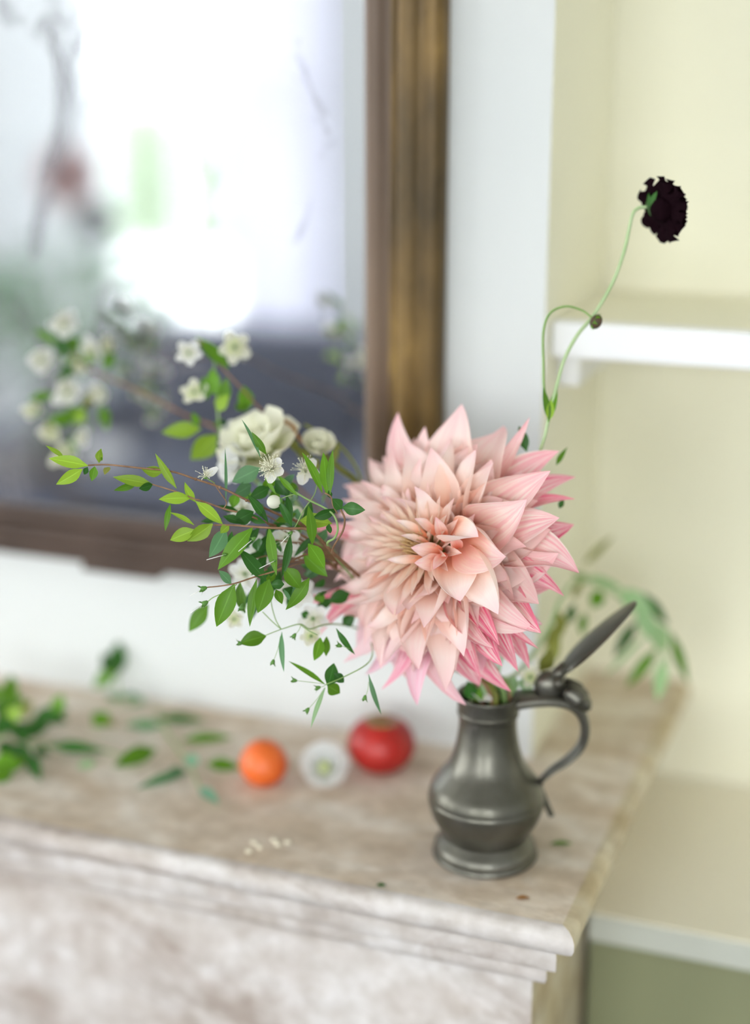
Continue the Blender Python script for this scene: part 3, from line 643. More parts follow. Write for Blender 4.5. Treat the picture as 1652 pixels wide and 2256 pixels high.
# petals placed one by one: tip (in crop units), half width in crop units, options
EX = [
 ((920, 55), 155, dict(sc=.98, pink=.12)), ((830, 190), 120, dict(sc=.95)), ((600, 260), 115, dict(sc=.97)), ((1145, 120), 155, dict(pink=.12, cupl=.15)), ((1330, 170), 62, dict(pink=.25, cupl=.8, cupr=.8, curl=.12)),
 ((1460, 320), 115, dict(pink=.35)), ((1545, 410), 85, dict(sc=.9, pink=.75)), ((1550, 560), 60, dict(sc=.9, pink=.85, cupl=.9, cupr=.9)), ((1555, 730), 95, dict(sc=.92, pink=.85)),
 ((1588, 970), 125, dict(pink=.30, curl=-.06)), ((1500, 1110), 60, dict(sc=.95, pink=.7, curl=-.16)), ((1370, 1370), 115, dict(sc=.97, pink=.62, cupl=.2)),
 ((1335, 1475), 45, dict(sc=.97, pink=.7, cupl=.9, cupr=.9)), ((1325, 1555), 70, dict(sc=.97, pink=.7)), ((1155, 1735), 100, dict(sc=.98, pink=.95, curl=-.05)),
 ((850, 1820), 105, dict(sc=.98, pink=.25, lilac=.2)), ((640, 1780), 100, dict(sc=.94, pink=.35, lilac=.5)), ((500, 1700), 55, dict(sc=.9, pink=.8, lilac=.3)),
 ((365, 1635), 65, dict(sc=.92, pink=.2, lilac=.55)), ((275, 1550), 75, dict(sc=.95, lilac=.35)), ((85, 1345), 75, dict(sc=.86, pink=1.0)), ((20, 1200), 60, dict(sc=.84, pink=1.0)),
 ((60, 760), 70, dict(sc=.84, pink=.8)), ((190, 490), 55, dict(sc=.92)), ((315, 470), 50, dict(cupl=.7)), ((320, 330), 60, dict(sc=.95)), ((495, 165), 70, dict(cupl=.7, pink=.1)), ((530, 130), 95, dict(sc=.93, pink=.3, cupl=.2, cupr=.2, rolll=0, rollr=0)), ((980, 1700), 110, dict(sc=.93, pink=.6)), ((1130, 1570), 95, dict(sc=.95, pink=.8)), ((760, 1740), 95, dict(sc=.93, pink=.4, lilac=.4)), ((690, 205), 135, dict(sc=.92)),
 ((745, 300), 100, dict(sc=1.0, ruf=.15)), ((975, 270), 95, dict(sc=1.02)), ((1085, 345), 85, dict(sc=1.02, cupr=.7)), ((1420, 430), 120, dict(sc=1.03, pink=.2)),
 ((1290, 625), 135, dict(sc=1.04, pink=.15, cupl=.5)), ((1470, 690), 120, dict(sc=1.03, pink=.28)), ((1150, 945), 120, dict(sc=1.05, pink=.12, base=(930, 700), cupl=.4)),
 ((1295, 1370), 110, dict(sc=1.0, pink=.12, cupl=.5)), ((1120, 1250), 132, dict(sc=1.06, base=(930, 850), lift=.26, cupl=.12, cupr=.12, ruf=.03)),
 ((890, 1185), 100, dict(sc=1.08, base=(880, 860), lift=.30, cupl=-.35, cupr=.2, ruf=.04)), ((930, 1495), 120, dict(sc=1.02, cupl=.2, ruf=.05)),
 ((1060, 1480), 85, dict(sc=.98, pink=.5, cupl=.7)), ((1120, 1440), 70, dict(sc=1.0, pink=.9, cupl=.8, cupr=.7)), ((1230, 1600), 80, dict(sc=1.0, pink=.95)), ((1000, 1640), 75, dict(sc=.97, pink=.95)),
 ((840, 1690), 115, dict(sc=1.01, ruf=.05)), ((620, 1590), 110, dict(sc=1.01, pink=.05)), ((470, 1560), 100, dict(sc=1.0, lilac=.15)), ((300, 1440), 95, dict(sc=1.0, lilac=.1)),
 ((560, 1240), 75, dict(sc=1.02, cupl=.6)), ((520, 1260), 60, dict(sc=1.0, cupr=.7)), ((700, 1330), 100, dict(sc=1.02)), ((240, 1215), 75, dict(sc=.98)), ((150, 1040), 60, dict(sc=.97)), ((270, 895), 48, dict(sc=1.0)), ((130, 990), 55, dict(sc=.94, pink=.3)),
 ((1000, 800), 88, dict(sc=1.16, base=(800, 700), lift=.42, cupl=-.5, cupr=.3, ruf=.04)), ((640, 530), 55, dict(sc=1.04, ruf=.3, base=(760, 740))), ((540, 595), 55, dict(sc=1.0, ruf=.3)), ((430, 560), 60, dict(sc=1.0)), ((350, 690), 55, dict(sc=1.0)),
]
for k, (tp, hw, op) in enumerate(EX):
    op = dict(op); sc = op.pop('sc', 1.0); bp = op.pop('base', None)
    tip = dome_hit(*c1(*tp), sc); base = None
    if bp: base = CR + (dome_hit(*c1(*bp), 1.0) - CR) * .55
    rk = random.Random(k * 7 + 1)
    op['pink'] = min(1, op.get('pink', 0) * 1.25 + (.12 if tp[0] > 1150 else .04))
    dahlia_petal(tip, hw / 2.665 * PX * 1.40, base, seed=400 + k, **{**dict(lift=.17, cupl=rk.uniform(.05, .6), cupr=rk.uniform(.05, .6), curl=rk.uniform(-.10, .10), ruf=rk.uniform(.08, .22), tw=rk.uniform(-.45, .45), sw=rk.uniform(-.55, .55), crease=rk.uniform(-.05, .22), rolll=rk.choice((0, 0, .35, -.4, .55)), rollr=rk.choice((0, .3, -.45, .6, 0))), **op})
# eye: tight narrow florets
for i in range(52):
    q = (i + .5) / 52; psi = R(3 + 24 * q ** .6); a = i * GA; d = DX * math.cos(a) + DY * math.sin(a)
    tip = DC + d * DR * .98 * math.sin(psi) + DN * DH * (.93 + .07 * q) * math.cos(psi)
    base = CR + d * (.004 + .010 * q) + DN * (.030 + .012 * (1 - q))
    dahlia_petal(tip, (.0022 + .0050 * q), base, lift=.06, cupl=1.3, cupr=1.3, curl=rnd.uniform(-.05, .1), ruf=.15, pink=.10 * q, cream=.85 * (1 - .8 * q), seed=800 + i, nu=4, nv=7, tw=rnd.uniform(-.4, .4), name='inner_petal')
for k, (tp, hw, bp, pk_) in enumerate([((745, 690), 45, (790, 800), .3), ((600, 870), 60, (760, 880), .25), ((620, 960), 65, (770, 950), .22), ((730, 1000), 40, (800, 900), .3), ((620, 700), 42, (720, 760), .15), ((510, 710), 34, (650, 770), 0), ((540, 800), 34, (690, 850), 0), ((460, 940), 34, (640, 930), 0), ((850, 790), 45, (900, 850), .3)]):
    tip = dome_hit(*c1(*tp), 1.06); base = CR + (dome_hit(*c1(*bp), 1.0) - CR) * .72
    dahlia_petal(tip, hw / 2.665 * PX, base, lift=.22, cupl=1.0, cupr=.8, ruf=.12, pink=pk_, seed=900 + k, name='inner_petal')
g = Geo()
for i in range(40):
    q = (i + .5) / 40; a = i * GA; d = DX * math.cos(a) + DY * math.sin(a); p0 = CR + d * .009 * math.sqrt(q) + DN * .035
    p1 = DC + d * .010 * math.sqrt(q) + DN * (DH * (.97 - .08 * q)); g.tube([p0, p0.lerp(p1, .6), p1], [.0007, .0008, .0004], 5)
M['disc'] = mat('tan_disc_florets', (0.62, 0.42, 0.20), .6)
o = g.build('disc_florets', M['disc'], dah); o['kind'] = 'stuff'
g = Geo(); sphere_geo(g, CR + DN * .012, .024, .024, .03, 20, 12, Matrix((DX, DY, DN)).transposed()); g.build('receptacle', M['olive'], dah)
for i in range(9):
    a = 6.283 * i / 9; d = DX * math.cos(a) + DY * math.sin(a)
    P = bez(CR - DN * .016 + d * .006, CR - DN * .022 + d * .03, CR + d * .052 - DN * .012, 6)
    v, f, u = ribbon(P, [DN] * 7, leaf_w(.009, .5), .3, .3, .05, 1, i, 4); mesh('sepal', v, f, M['green'], dah, True, u)
stem(dah, [CR - DN * .005, CR - DN * .03 + Vector((0, 0, -.008)), CR - DN * .045 + Vector((0, 0, -.035))] + [MOUTH + Vector((.004, -.004, .01)), MOUTH + Vector((.004, .002, -.05)), MOUTH + Vector((.0, .006, -.1))], .0042, .0045, 'stemg')
#==END2
# ------------------------------------------------------------------ myrtle sprigs (sharp, in front of the dahlia's left side)
def q2(x, y): return (340 + x / 3.304, 880 + y / 3.304)
def q3(x, y): return (x / 3.304, 640 + y / 3.304)
def q7(x, y): return (380 + x / 3.177, 1200 + y / 3.177)
def leaves(parent, cv, k, depth, rows):
    rr = random.Random(len(rows))
    for r_ in rows:
        bx_, by_, tx, ty, w, m = r_[:6]; op = r_[6] if len(r_) > 6 else {}
        dd = op.get('d', 0.0)
        leaf(parent, cv(bx_, by_), cv(tx, ty), w / k, depth + dd, m, op.get('face', rr.uniform(-35, 35)), op.get('bend', rr.uniform(.04, .16)), op.get('cup', rr.uniform(.1, .5)), 0, op.get('dt', rr.uniform(-.006, .006)))
def path(cv, pts): return [at(*cv(p[0], p[1]), p[2]) for p in pts]
PXY = lambda x, y: (x, y)
CROWN = [at(770, 1262, 1.215), at(900, 1400, 1.265)]        # where the sprigs pass behind the dahlia
GM = 'myrtle sprigs in the jug'
def sprig(i, label):
    return thing('myrtle_sprig', to_jug(i)[0], label, 'sprig', GM)

# A: the longest branch
A_ = sprig(0, 'longest myrtle branch reaching far past the dahlia, lime leaves at its tip')
stem(A_, path(q3, [(640, 1272, 1.125), (780, 1268, 1.125), (1000, 1290, 1.125), (1250, 1318, 1.125)]) + path(q2, [(300, 580, 1.125), (480, 640, 1.128), (680, 735, 1.13), (900, 835, 1.14), (1050, 900, 1.155), (1250, 1080, 1.18)]) + CROWN + to_jug(0), .00055, .0013, 'twig')
leaves(A_, q3, 3.304, 1.125, [(640, 1275, 355, 1222, 95, 'lime', dict(face=15, bend=.05)), (600, 1300, 408, 1412, 95, 'lime', dict(face=-10)), (470, 1225, 332, 1128, 36, 'lime', dict(face=40)),
    (720, 1255, 738, 1150, 62, 'lime', dict(face=30, bend=-.45)), (690, 1280, 667, 1388, 66, 'green'), (640, 1285, 612, 1340, 42, 'dark'), (795, 1285, 762, 1342, 46, 'olive'),
    (1285, 1440, 1130, 1185, 62, 'lime', dict(face=-20)), (1190, 1318, 1030, 1300, 84, 'lime', dict(face=30, bend=-.3)), (745, 1240, 735, 1210, 16, 'green')])
leaves(A_, q2, 3.304, 1.13, [(700, 700, 830, 900, 60, 'dark'), (770, 500, 565, 600, 130, 'blue', dict(d=.02)), (705, 620, 585, 690, 110, 'blue', dict(d=.025)), (840, 640, 690, 720, 95, 'dark', dict(d=.02)), (880, 590, 985, 700, 110, 'dark', dict(d=.02)),
    (520, 745, 514, 355, 24, 'blue', dict(face=20)), (810, 900, 650, 830, 60, 'dark', dict(d=.01))])
o = blossom(A_, at(*q2(372, 560), 1.123), TOC + UPV * .5, .0085, 7, 5, 26, only=(0,), plen=1.3)
Geo().tube(path(q2, [(372, 570, 1.123), (440, 610, 1.126)]), .0004, 6).build('pedicel', M['stemg'], A_)
Geo().tube(spline(path(q2, [(420, 590, 1.126), (480, 680, 1.128), (525, 750, 1.13), (500, 800, 1.13)]), 4), .0004, 6).build('pedicel', M['twig'], A_)
for k, (x, y) in enumerate(((100, 512), (300, 580), (478, 640), (670, 735))):
    g = Geo(); sphere_geo(g, at(*q2(x, y), 1.124), .0012, None, None, 8, 6); g.build('stem_node', M['twig'], A_)

# B
B_ = sprig(1, 'slim myrtle branch just under the longest one, paired lime leaves at its tip')
stem(B_, path(q3, [(1100, 1408, 1.13), (1300, 1470, 1.13), (1420, 1520, 1.13)]) + path(q2, [(330, 735, 1.132), (520, 800, 1.135), (640, 830, 1.137), (800, 890, 1.145), (1000, 980, 1.17)]) + CROWN + to_jug(1), .0005, .0012, 'twig')
leaves(B_, q3, 3.304, 1.13, [(1110, 1412, 822, 1358, 86, 'lime', dict(face=10)), (1000, 1405, 828, 1455, 52, 'green', dict(face=-20)), (1112, 1412, 1010, 1442, 62, 'dark'), (1390, 1512, 1155, 1520, 90, 'lime', dict(face=15)),
    (1240, 1555, 1202, 1752, 46, 'green'), (1425, 1540, 1345, 1395, 60, 'lime', dict(face=35, bend=-.35)), (1425, 1535, 1622, 1702, 88, 'lime', dict(face=-15))])
leaves(B_, q2, 3.304, 1.135, [(500, 850, 660, 905, 62, 'dark'), (580, 890, 725, 815, 115, 'dark'), (340, 890, 500, 870, 50, 'dark', dict(d=.02))])

# C
C_ = sprig(2, 'pale-tipped myrtle branch pointing away from the dahlia with big drooping leaves')
stem(C_, path(q2, [(430, 915, 1.12), (560, 915, 1.12), (700, 925, 1.12), (850, 935, 1.12), (1000, 940, 1.122), (1110, 945, 1.125), (1200, 1010, 1.13), (1290, 1110, 1.14), (1375, 1185, 1.16)]) + [at(860, 1330, 1.25)] + to_jug(2), .0006, .0018, 'twig')
leaves(C_, q2, 3.304, 1.12, [(300, 950, 115, 1025, 105, 'lime', dict(face=10)), (425, 905, 238, 1032, 112, 'lime', dict(face=-15)), (290, 915, 112, 822, 36, 'lime', dict(face=35)), (545, 915, 480, 975, 66, 'lime', dict(face=20)),
    (520, 940, 398, 1150, 120, 'blue', dict(d=.012)), (715, 935, 462, 1240, 128, 'green', dict(face=15)), (835, 930, 890, 1280, 78, 'green', dict(face=25)), (990, 985, 925, 1300, 66, 'dark', dict(face=-25)),
    (1000, 925, 900, 730, 62, 'dark'), (1150, 1060, 1118, 768, 76, 'green', dict(face=25)), (1120, 1050, 1240, 1235, 110, 'green', dict(face=-20, d=.004)), (1060, 880, 1295, 905, 115, 'lime', dict(d=.012)),
    (820, 880, 675, 690, 64, 'dark', dict(d=.008)), (565, 960, 545, 1080, 40, 'dark', dict(d=.01))])
calyx_cup(C_, at(*q2(990, 975), 1.118), RGT * -.6 - UPV * .6 + TOC * .3, .0024, at(*q2(920, 1050), 1.114))
calyx_cup(C_, at(*q2(720, 1015), 1.116), RGT * -.7 - UPV * .4, .0022, at(*q2(612, 1106), 1.112))
calyx_cup(C_, at(*q2(515, 1130), 1.118), RGT * -.9 - UPV * .2, .0016, at(*q2(380, 1168), 1.114))
calyx_cup(C_, at(*q2(880, 1172), 1.116), RGT * -.8 - UPV * .4, .0014, at(*q2(764, 1231), 1.112))
bud(C_, at(*q2(575, 865), 1.14), .0032, RGT * -1 + UPV * .3)
blossom(C_, at(*q2(770, 1100), 1.19), TOC - UPV * .3, .014, 3, 5, 20)
blossom(C_, at(*q2(640, 800), 1.17), TOC - RGT * .3, .012, 4, 5, 20)
blossom(C_, at(*q2(960, 1010), 1.16), TOC - UPV * .4 - RGT * .3, .013, 8, 5, 16)

# D: upper sprig with the open blossom
D_ = sprig(3, 'myrtle sprig with the open white blossom and a round white bud')
stem(D_, path(q2, [(865, 520, 1.122), (905, 570, 1.121), (980, 640, 1.12), (1100, 720, 1.12), (1240, 790, 1.12), (1310, 850, 1.12), (1335, 940, 1.122), (1310, 1010, 1.125), (1260, 1045, 1.13), (1300, 1120, 1.15)]) + [at(800, 1300, 1.22), at(900, 1420, 1.265)] + to_jug(3), .0005, .0012, 'stemg')
Geo().tube(spline(path(q2, [(1355, 800, 1.117), (1385, 870, 1.116), (1370, 960, 1.118), (1310, 1060, 1.125), (1290, 1120, 1.14)]), 5), .00075, 7).build('stem', M['twig'], D_)
Geo().tube(spline(path(q2, [(1240, 680, 1.118), (1285, 710, 1.118), (1300, 770, 1.118), (1330, 830, 1.12)]), 5), .0006, 7).build('stem', M['twig'], D_)
leaves(D_, q2, 3.304, 1.118, [(1150, 862, 1338, 798, 76, 'dark', dict(face=20)), (1368, 785, 1535, 805, 100, 'dark', dict(face=5, bend=.2)), (1365, 800, 1295, 722, 84, 'dark'), (1280, 690, 1298, 365, 62, 'green', dict(face=-20)), (1255, 690, 1230, 385, 88, 'green', dict(face=12)),
    (1222, 680, 1075, 385, 64, 'green', dict(face=25)), (1272, 905, 1280, 975, 44, 'dark'), (900, 555, 1045, 705, 46, 'green'), (815, 400, 708, 235, 58, 'green', dict(d=.012)), (775, 430, 635, 145, 30, 'blue', dict(d=.01)),
    (1285, 720, 1265, 660, 40, 'dark'), (885, 690, 800, 560, 30, 'green', dict(d=.004)), (960, 690, 1000, 900, 50, 'dark', dict(d=.012))])
blossom(D_, at(*q2(858, 508), 1.117), TOC * 1.0 - RGT * .30 + UPV * .15, .0110, 1, 5, 110, keep=(RGT * .7 - UPV * .7), slen=1.12)
blossom(D_, at(*q2(1095, 520), 1.150), TOC * .8 + RGT * .1 + UPV * .3, .0120, 2, 5, 70, keep=(RGT * .5 - UPV * .8), slen=1.1)
bud(D_, at(*q2(870, 745), 1.117), .0050, RGT * -1 - UPV * .15)
Geo().tube(spline(path(q2, [(915, 725, 1.118), (980, 700, 1.119), (1035, 690, 1.12), (1060, 700, 1.12)]), 4), .0004, 6).build('pedicel', M['stemg'], D_)
Geo().tube(spline(path(q2, [(1185, 620, 1.14), (1160, 700, 1.13), (1090, 800, 1.125), (1040, 900, 1.125), (1015, 940, 1.122)]), 4), .0004, 6).build('pedicel', M['stemg'], D_)
bud(D_, at(*q2(1030, 830), 1.17), .0058, RGT * -.5 + UPV * .3)

# E: lower sprig
E_ = sprig(4, 'lower myrtle sprig with broad dark green leaves and two star-edged spent cups')
stem(E_, path(q2, [(380, 1368, 1.12), (480, 1358, 1.12), (590, 1338, 1.12), (720, 1295, 1.122), (900, 1240, 1.128), (1050, 1150, 1.14), (1180, 1150, 1.16)]) + [at(800, 1300, 1.24), at(900, 1420, 1.265)] + to_jug(4), .00045, .0011, 'twig')
leaves(E_, q2, 3.304, 1.12, [(582, 1345, 452, 1655, 152, 'green', dict(face=5)), (560, 1345, 468, 1245, 66, 'blue', dict(face=30)), (835, 1310, 752, 1555, 138, 'green', dict(face=-8)), (745, 1310, 695, 1655, 70, 'green', dict(face=25, d=.004)), (815, 1325, 612, 1085, 100, 'dark', dict(face=15, d=.003)),
    (945, 1225, 1062, 1375, 128, 'green', dict(face=-10, bend=.2)), (1128, 1300, 955, 1532, 98, 'green', dict(face=20, bend=-.25)), (945, 1345, 848, 1345, 74, 'dark', dict(bend=.3)), (885, 1385, 930, 1490, 66, 'green'), (625, 1330, 640, 1545, 82, 'green', dict(d=.03)),
    (855, 1200, 850, 1290, 60, 'dark', dict(d=.02)), (1080, 1120, 1260, 1290, 110, 'green', dict(d=.03)), (940, 1380, 995, 1480, 30, 'blue', dict(d=.015))])
calyx_cup(E_, at(*q2(355, 1378), 1.118), RGT * -.8 - UPV * .3, .0032, at(*q2(258, 1430), 1.114))
calyx_cup(E_, at(*q2(365, 1485), 1.118), RGT * -.8 - UPV * .5, .0032, at(*q2(262, 1555), 1.114))
Geo().tube(spline(path(q2, [(385, 1475, 1.118), (430, 1440, 1.119), (520, 1400, 1.12), (600, 1345, 1.12)]), 4), .0004, 6).build('pedicel', M['stemg'], E_)
calyx_cup(E_, at(*q2(640, 1515), 1.14), UPV * -1 - RGT * .3, .0035)
blossom(E_, at(*q2(1060, 1400), 1.185), TOC - UPV * .3, .013, 12, 5, 24)
blossom(E_, at(*q2(660, 1270), 1.20), TOC - UPV * .2 - RGT * .4, .014, 13, 5, 20)
blossom(E_, at(*q2(1000, 1060), 1.19), TOC, .014, 14, 5, 20)

rl = random.Random(21)
for par, cnt, (x0, x1, y0, y1), d0 in ((A_, 14, (600, 1000, 560, 900), 1.15), (C_, 16, (680, 1180, 880, 1180), 1.15), (E_, 20, (700, 1250, 1130, 1420), 1.15), (D_, 12, (880, 1250, 600, 900), 1.15)):
    for k in range(cnt):
        bx_, by_ = rl.uniform(x0, x1), rl.uniform(y0, y1); a = rl.uniform(-.6, 3.9); ln_ = rl.uniform(110, 220)
        leaf(par, q2(bx_, by_), q2(bx_ - math.cos(a * .6) * ln_ * .8, by_ + math.sin(a) * ln_), rl.uniform(45, 95) / 3.304, d0 + rl.uniform(0, .04), rl.choice(['dark', 'green', 'dark', 'blue']), rl.uniform(-50, 50), .1, .3, 0, rl.uniform(-.01, .01))
for k in range(9):
    x0, y0 = rl.uniform(700, 1000), rl.uniform(760, 1300); stem(C_ if k % 2 else E_, path(q2, [(x0, y0, 1.15), (x0 + 180, y0 * .6 + 440, 1.16), (1330, 1130 + 12 * k, 1.18)]), .0004, .0008, 'twig', name='side_twig')

# F: hanging thin-leaved sprig
F_ = sprig(5, 'hanging sprig of wiry stems, needle leaves and tiny cups below the dahlia')
F_['label'] = 'wiry hanging sprig with needle leaves and tiny green cups under the dahlia'
def wire(pts, r=.00038, m='stemg'): return Geo().tube(spline(path(q7, pts), 4), r, 6).build('stem', M[m], F_)
stem(F_, path(q7, [(760, 592, 1.15), (890, 556, 1.155), (960, 590, 1.16), (1060, 560, 1.175), (1180, 560, 1.20)]) + [at(800, 1390, 1.235), at(900, 1440, 1.262)] + to_jug(5), .0004, .0009, 'stemg')
wire([(760, 592, 1.15), (720, 520, 1.15), (690, 400, 1.15), (700, 330, 1.15)]); wire([(760, 592, 1.15), (700, 615, 1.148), (650, 635, 1.146)]); wire([(630, 470, 1.15), (700, 540, 1.15), (760, 592, 1.15)])
wire([(890, 556, 1.155), (950, 600, 1.152), (1015, 632, 1.15)]); wire([(1070, 980, 1.145), (1200, 925, 1.148), (1355, 840, 1.155), (1400, 760, 1.18), (1380, 640, 1.22)], .0005)
leaves(F_, q7, 3.177, 1.147, [(655, 640, 468, 692, 118, 'green', dict(face=15)), (765, 610, 780, 892, 42, 'blue', dict(face=20)), (1035, 650, 990, 812, 86, 'green', dict(d=.006)), (1075, 780, 1078, 640, 60, 'green', dict(d=.008)), (1145, 585, 1278, 770, 44, 'dark', dict(face=20)),
    (1070, 980, 812, 815, 38, 'green', dict(face=30)), (1085, 990, 1130, 828, 108, 'dark'), (1085, 985, 1172, 1040, 96, 'green'), (1130, 900, 1200, 965, 70, 'dark'), (1070, 1000, 968, 1285, 34, 'pale', dict(face=20)), (1372, 905, 1462, 1190, 36, 'blue', dict(face=20)),
    (1240, 340, 1090, 400, 110, 'dark', dict(d=.05, face=10)), (1190, 560, 1275, 500, 90, 'dark', dict(d=.06)), (250, 420, 115, 610, 110, 'green', dict(d=.045, face=10)), (480, 300, 500, 480, 70, 'green', dict(d=.04)), (1010, 430, 1130, 380, 70, 'dark', dict(d=.05)), (900, 480, 960, 500, 60, 'dark', dict(d=.04))])
for (x, y, x2, y2) in ((850, 950, 1065, 975), (1015, 1002, 1070, 985), (942, 1160, 1065, 1000), (1345, 1075, 1372, 960), (1165, 705, 1240, 730), (702, 825, 755, 640), (850, 640, 900, 560)):
    calyx_cup(F_, at(*q7(x, y), 1.146), at(*q7(x, y), 1.146) - at(*q7(x2, y2), 1.147), .0026); wire([(x, y, 1.146), ((x + x2) / 2 + 8, (y + y2) / 2, 1.146), (x2, y2, 1.147)], .00022)
calyx_cup(F_, at(*q7(470, 690), 1.145), RGT * -1, .0026, at(*q7(440, 655), 1.143))
blossom(F_, at(*q7(985, 520), 1.19), TOC - UPV * .2, .013, 21, 5, 26); blossom(F_, at(*q7(970, 640), 1.185), TOC - UPV * .5, .009, 22, 5, 10, pm='cream_petal'); blossom(F_, at(*q7(430, 520), 1.21), TOC, .008, 23, 5, 10, pm='cream_petal')
blossom(F_, at(*q7(810, 330), 1.20), TOC - RGT * .3, .012, 24, 5, 20)

# ------------------------------------------------------------------ softer sprigs further back
G_ = sprig(6, 'upright myrtle sprig before the mirror with two lime leaves and white blossoms')
stem(G_, path(PXY, [(435, 748, 1.27), (480, 800, 1.27), (545, 870, 1.265), (600, 930, 1.26), (660, 1000, 1.255), (720, 1100, 1.25)]) + [at(820, 1300, 1.262), at(920, 1430, 1.265)] + to_jug(6), .0006, .0014, 'twig')
stem(G_, path(PXY, [(470, 790, 1.272), (478, 860, 1.27), (482, 930, 1.268), (500, 990, 1.265), (600, 1050, 1.26)]), .0007, .001, 'stemg')
leaves(G_, PXY, 1, 1.268, [(442, 945, 356, 953, 38, 'lime', dict(face=10)), (478, 958, 420, 1012, 50, 'lime', dict(face=-15)), (436, 940, 424, 908, 18, 'green'), (505, 812, 430, 742, 30, 'green', dict(face=20)), (475, 870, 468, 812, 34, 'green'), (492, 890, 500, 832, 30, 'green'), (478, 905, 505, 870, 30, 'lime'), (540, 905, 536, 850, 36, 'green'), (520, 890, 545, 905, 26, 'green'), (456, 880, 448, 830, 26, 'green'), (500, 975, 520, 1012, 36, 'dark'), (470, 930, 505, 945, 26, 'dark')])
for k, (x, y, r_) in enumerate(((416, 778, .0125), (517, 765, .0150), (428, 864, .0125), (512, 950, .011))):
    blossom(G_, at(x, y, 1.27), TOC + Vector((.3 * math.sin(k * 2), 0, .4 * math.cos(k * 3))), r_, 30 + k, 5, 22, pm='cream_petal' if k in (1, 2) else 'white_petal')
H_ = sprig(7, 'blurred leggy branch ending in a cluster of white blossoms against the mirror')
stem(H_, path(PXY, [(150, 770, 1.42), (190, 810, 1.412), (250, 838, 1.405), (320, 868, 1.35), (410, 915, 1.34), (480, 945, 1.33), (580, 1010, 1.31), (700, 1120, 1.29)]) + [at(830, 1300, 1.275), at(920, 1430, 1.268)] + to_jug(7), .0010, .0018, 'twig')
for pts in ([(190, 810), (150, 790), (110, 770), (140, 715)], [(200, 815), (170, 850), (150, 880), (170, 950), (150, 1005)], [(230, 830), (225, 870), (200, 940), (180, 970)], [(180, 805), (130, 800), (90, 790)]):
    stem(H_, path(PXY, [(x, y, 1.416) for x, y in pts]), .0007, .0005, 'stemg')
leaves(H_, PXY, 1, 1.416, [(150, 790, 128, 735, 34, 'dark'), (130, 760, 75, 725, 22, 'green'), (165, 800, 128, 845, 36, 'dark'), (170, 780, 150, 740, 40, 'green'), (235, 815, 242, 765, 34, 'green'), (195, 805, 205, 760, 36, 'green'), (190, 810, 150, 790, 30, 'lime'), (215, 850, 180, 900, 24, 'olive'), (190, 900, 140, 915, 34, 'green'), (170, 920, 100, 930, 30, 'green'), (225, 890, 235, 950, 24, 'green'), (120, 870, 60, 880, 26, 'green'), (160, 960, 165, 1010, 20, 'green'), (130, 930, 95, 945, 30, 'olive'), (185, 930, 165, 905, 36, 'lime'), (100, 900, 60, 920, 22, 'blue')])
for k, (x, y, r_) in enumerate(((141, 716, .0165), (90, 792, .0160), (205, 768, .0150), (235, 762, .010), (148, 866, .0180), (224, 868, .0150), (70, 900, .011), (112, 955, .013), (182, 966, .011), (136, 1000, .015), (178, 810, .009))):
    blossom(H_, at(x, y, 1.412), TOC + Vector((.5 * math.sin(k * 2.3), 0, .5 * math.cos(k * 1.7))), r_, 50 + k, 5, 44, spread=2.4, pm='cream_petal' if k in (3, 6, 7, 9, 10) else 'white_petal')

# rusty stem knots where the white blooms join
# ------------------------------------------------------------------ cream bloom and its green bud behind the myrtle
def bloom(parent, c, n, r, seed, layers=((8, 1.0, .25), (7, .85, .7), (6, .62, 1.1), (5, .4, 1.35)), pm='cream_petal'):
    rr = random.Random(seed); x, y, n = frame(n)
    for (cnt, sz, el) in layers:
        for k in range(cnt):
            a = 6.283 * (k + rr.random() * .4) / cnt + seed + el; d = x * math.cos(a) + y * math.sin(a); e = el + rr.uniform(-.12, .12)
            tip = c + (d * math.cos(e) + n * math.sin(e)) * r * sz; mid = c + (d * math.cos(e) * .75 + n * (math.sin(e) * .5 - .12)) * r * sz
            P = bez(c - n * r * .25, mid, tip, 7)
            v, f, u = ribbon(P, [n - d * .3] * 8, lambda q: r * sz * .52 * max(.2, math.sin(math.pi * (.1 + .72 * q)) ** .6), .55, .55, .10, 1.2, seed + k, 6)
            mesh('petal', v, f, M[pm], parent, True, u)
K_ = thing('cream_bloom', to_jug(8)[0], 'large ruffled cream-white bloom half hidden behind the myrtle leaves', 'flower')
kc = at(575, 985, 1.235); bloom(K_, kc, UPV * .70 + TOC * .5 - RGT * .25, .036, 3, layers=((6, 1.0, .15), (5, .95, .6), (5, .75, 1.0), (3, .5, 1.3)))
g = Geo(); sphere_geo(g, kc - (UPV * .75 + TOC * .45 - RGT * .25).normalized() * .008, .008, None, None, 12, 8); g.build('calyx', M['calyx'], K_)
stem(K_, [kc, at(640, 1090, 1.25), at(740, 1230, 1.262), at(900, 1420, 1.27)] + to_jug(8), .0020, .0022, 'stemg')
K2 = thing('cream_bloom', to_jug(9)[0], 'smaller white bloom tucked under the large cream one', 'flower')
kc = at(520, 1022, 1.225); bloom(K2, kc, TOC * .7 - RGT * .7 + UPV * .1, .017, 9, pm='white_petal')
stem(K2, [kc, at(620, 1110, 1.245), at(760, 1260, 1.262), at(905, 1425, 1.272)] + to_jug(9), .0016, .002, 'stemg')
V_ = thing('green_bud', to_jug(10)[0], 'yellow-green half-open bud on an olive stem next to the cream bloom', 'flower bud')
kc = at(700, 990, 1.235); bloom(V_, kc, TOC * .6 + UPV * .6 + RGT * .1, .017, 4, layers=((7, 1.0, .7), (6, .8, 1.1), (5, .5, 1.35)), pm='cream_petal')
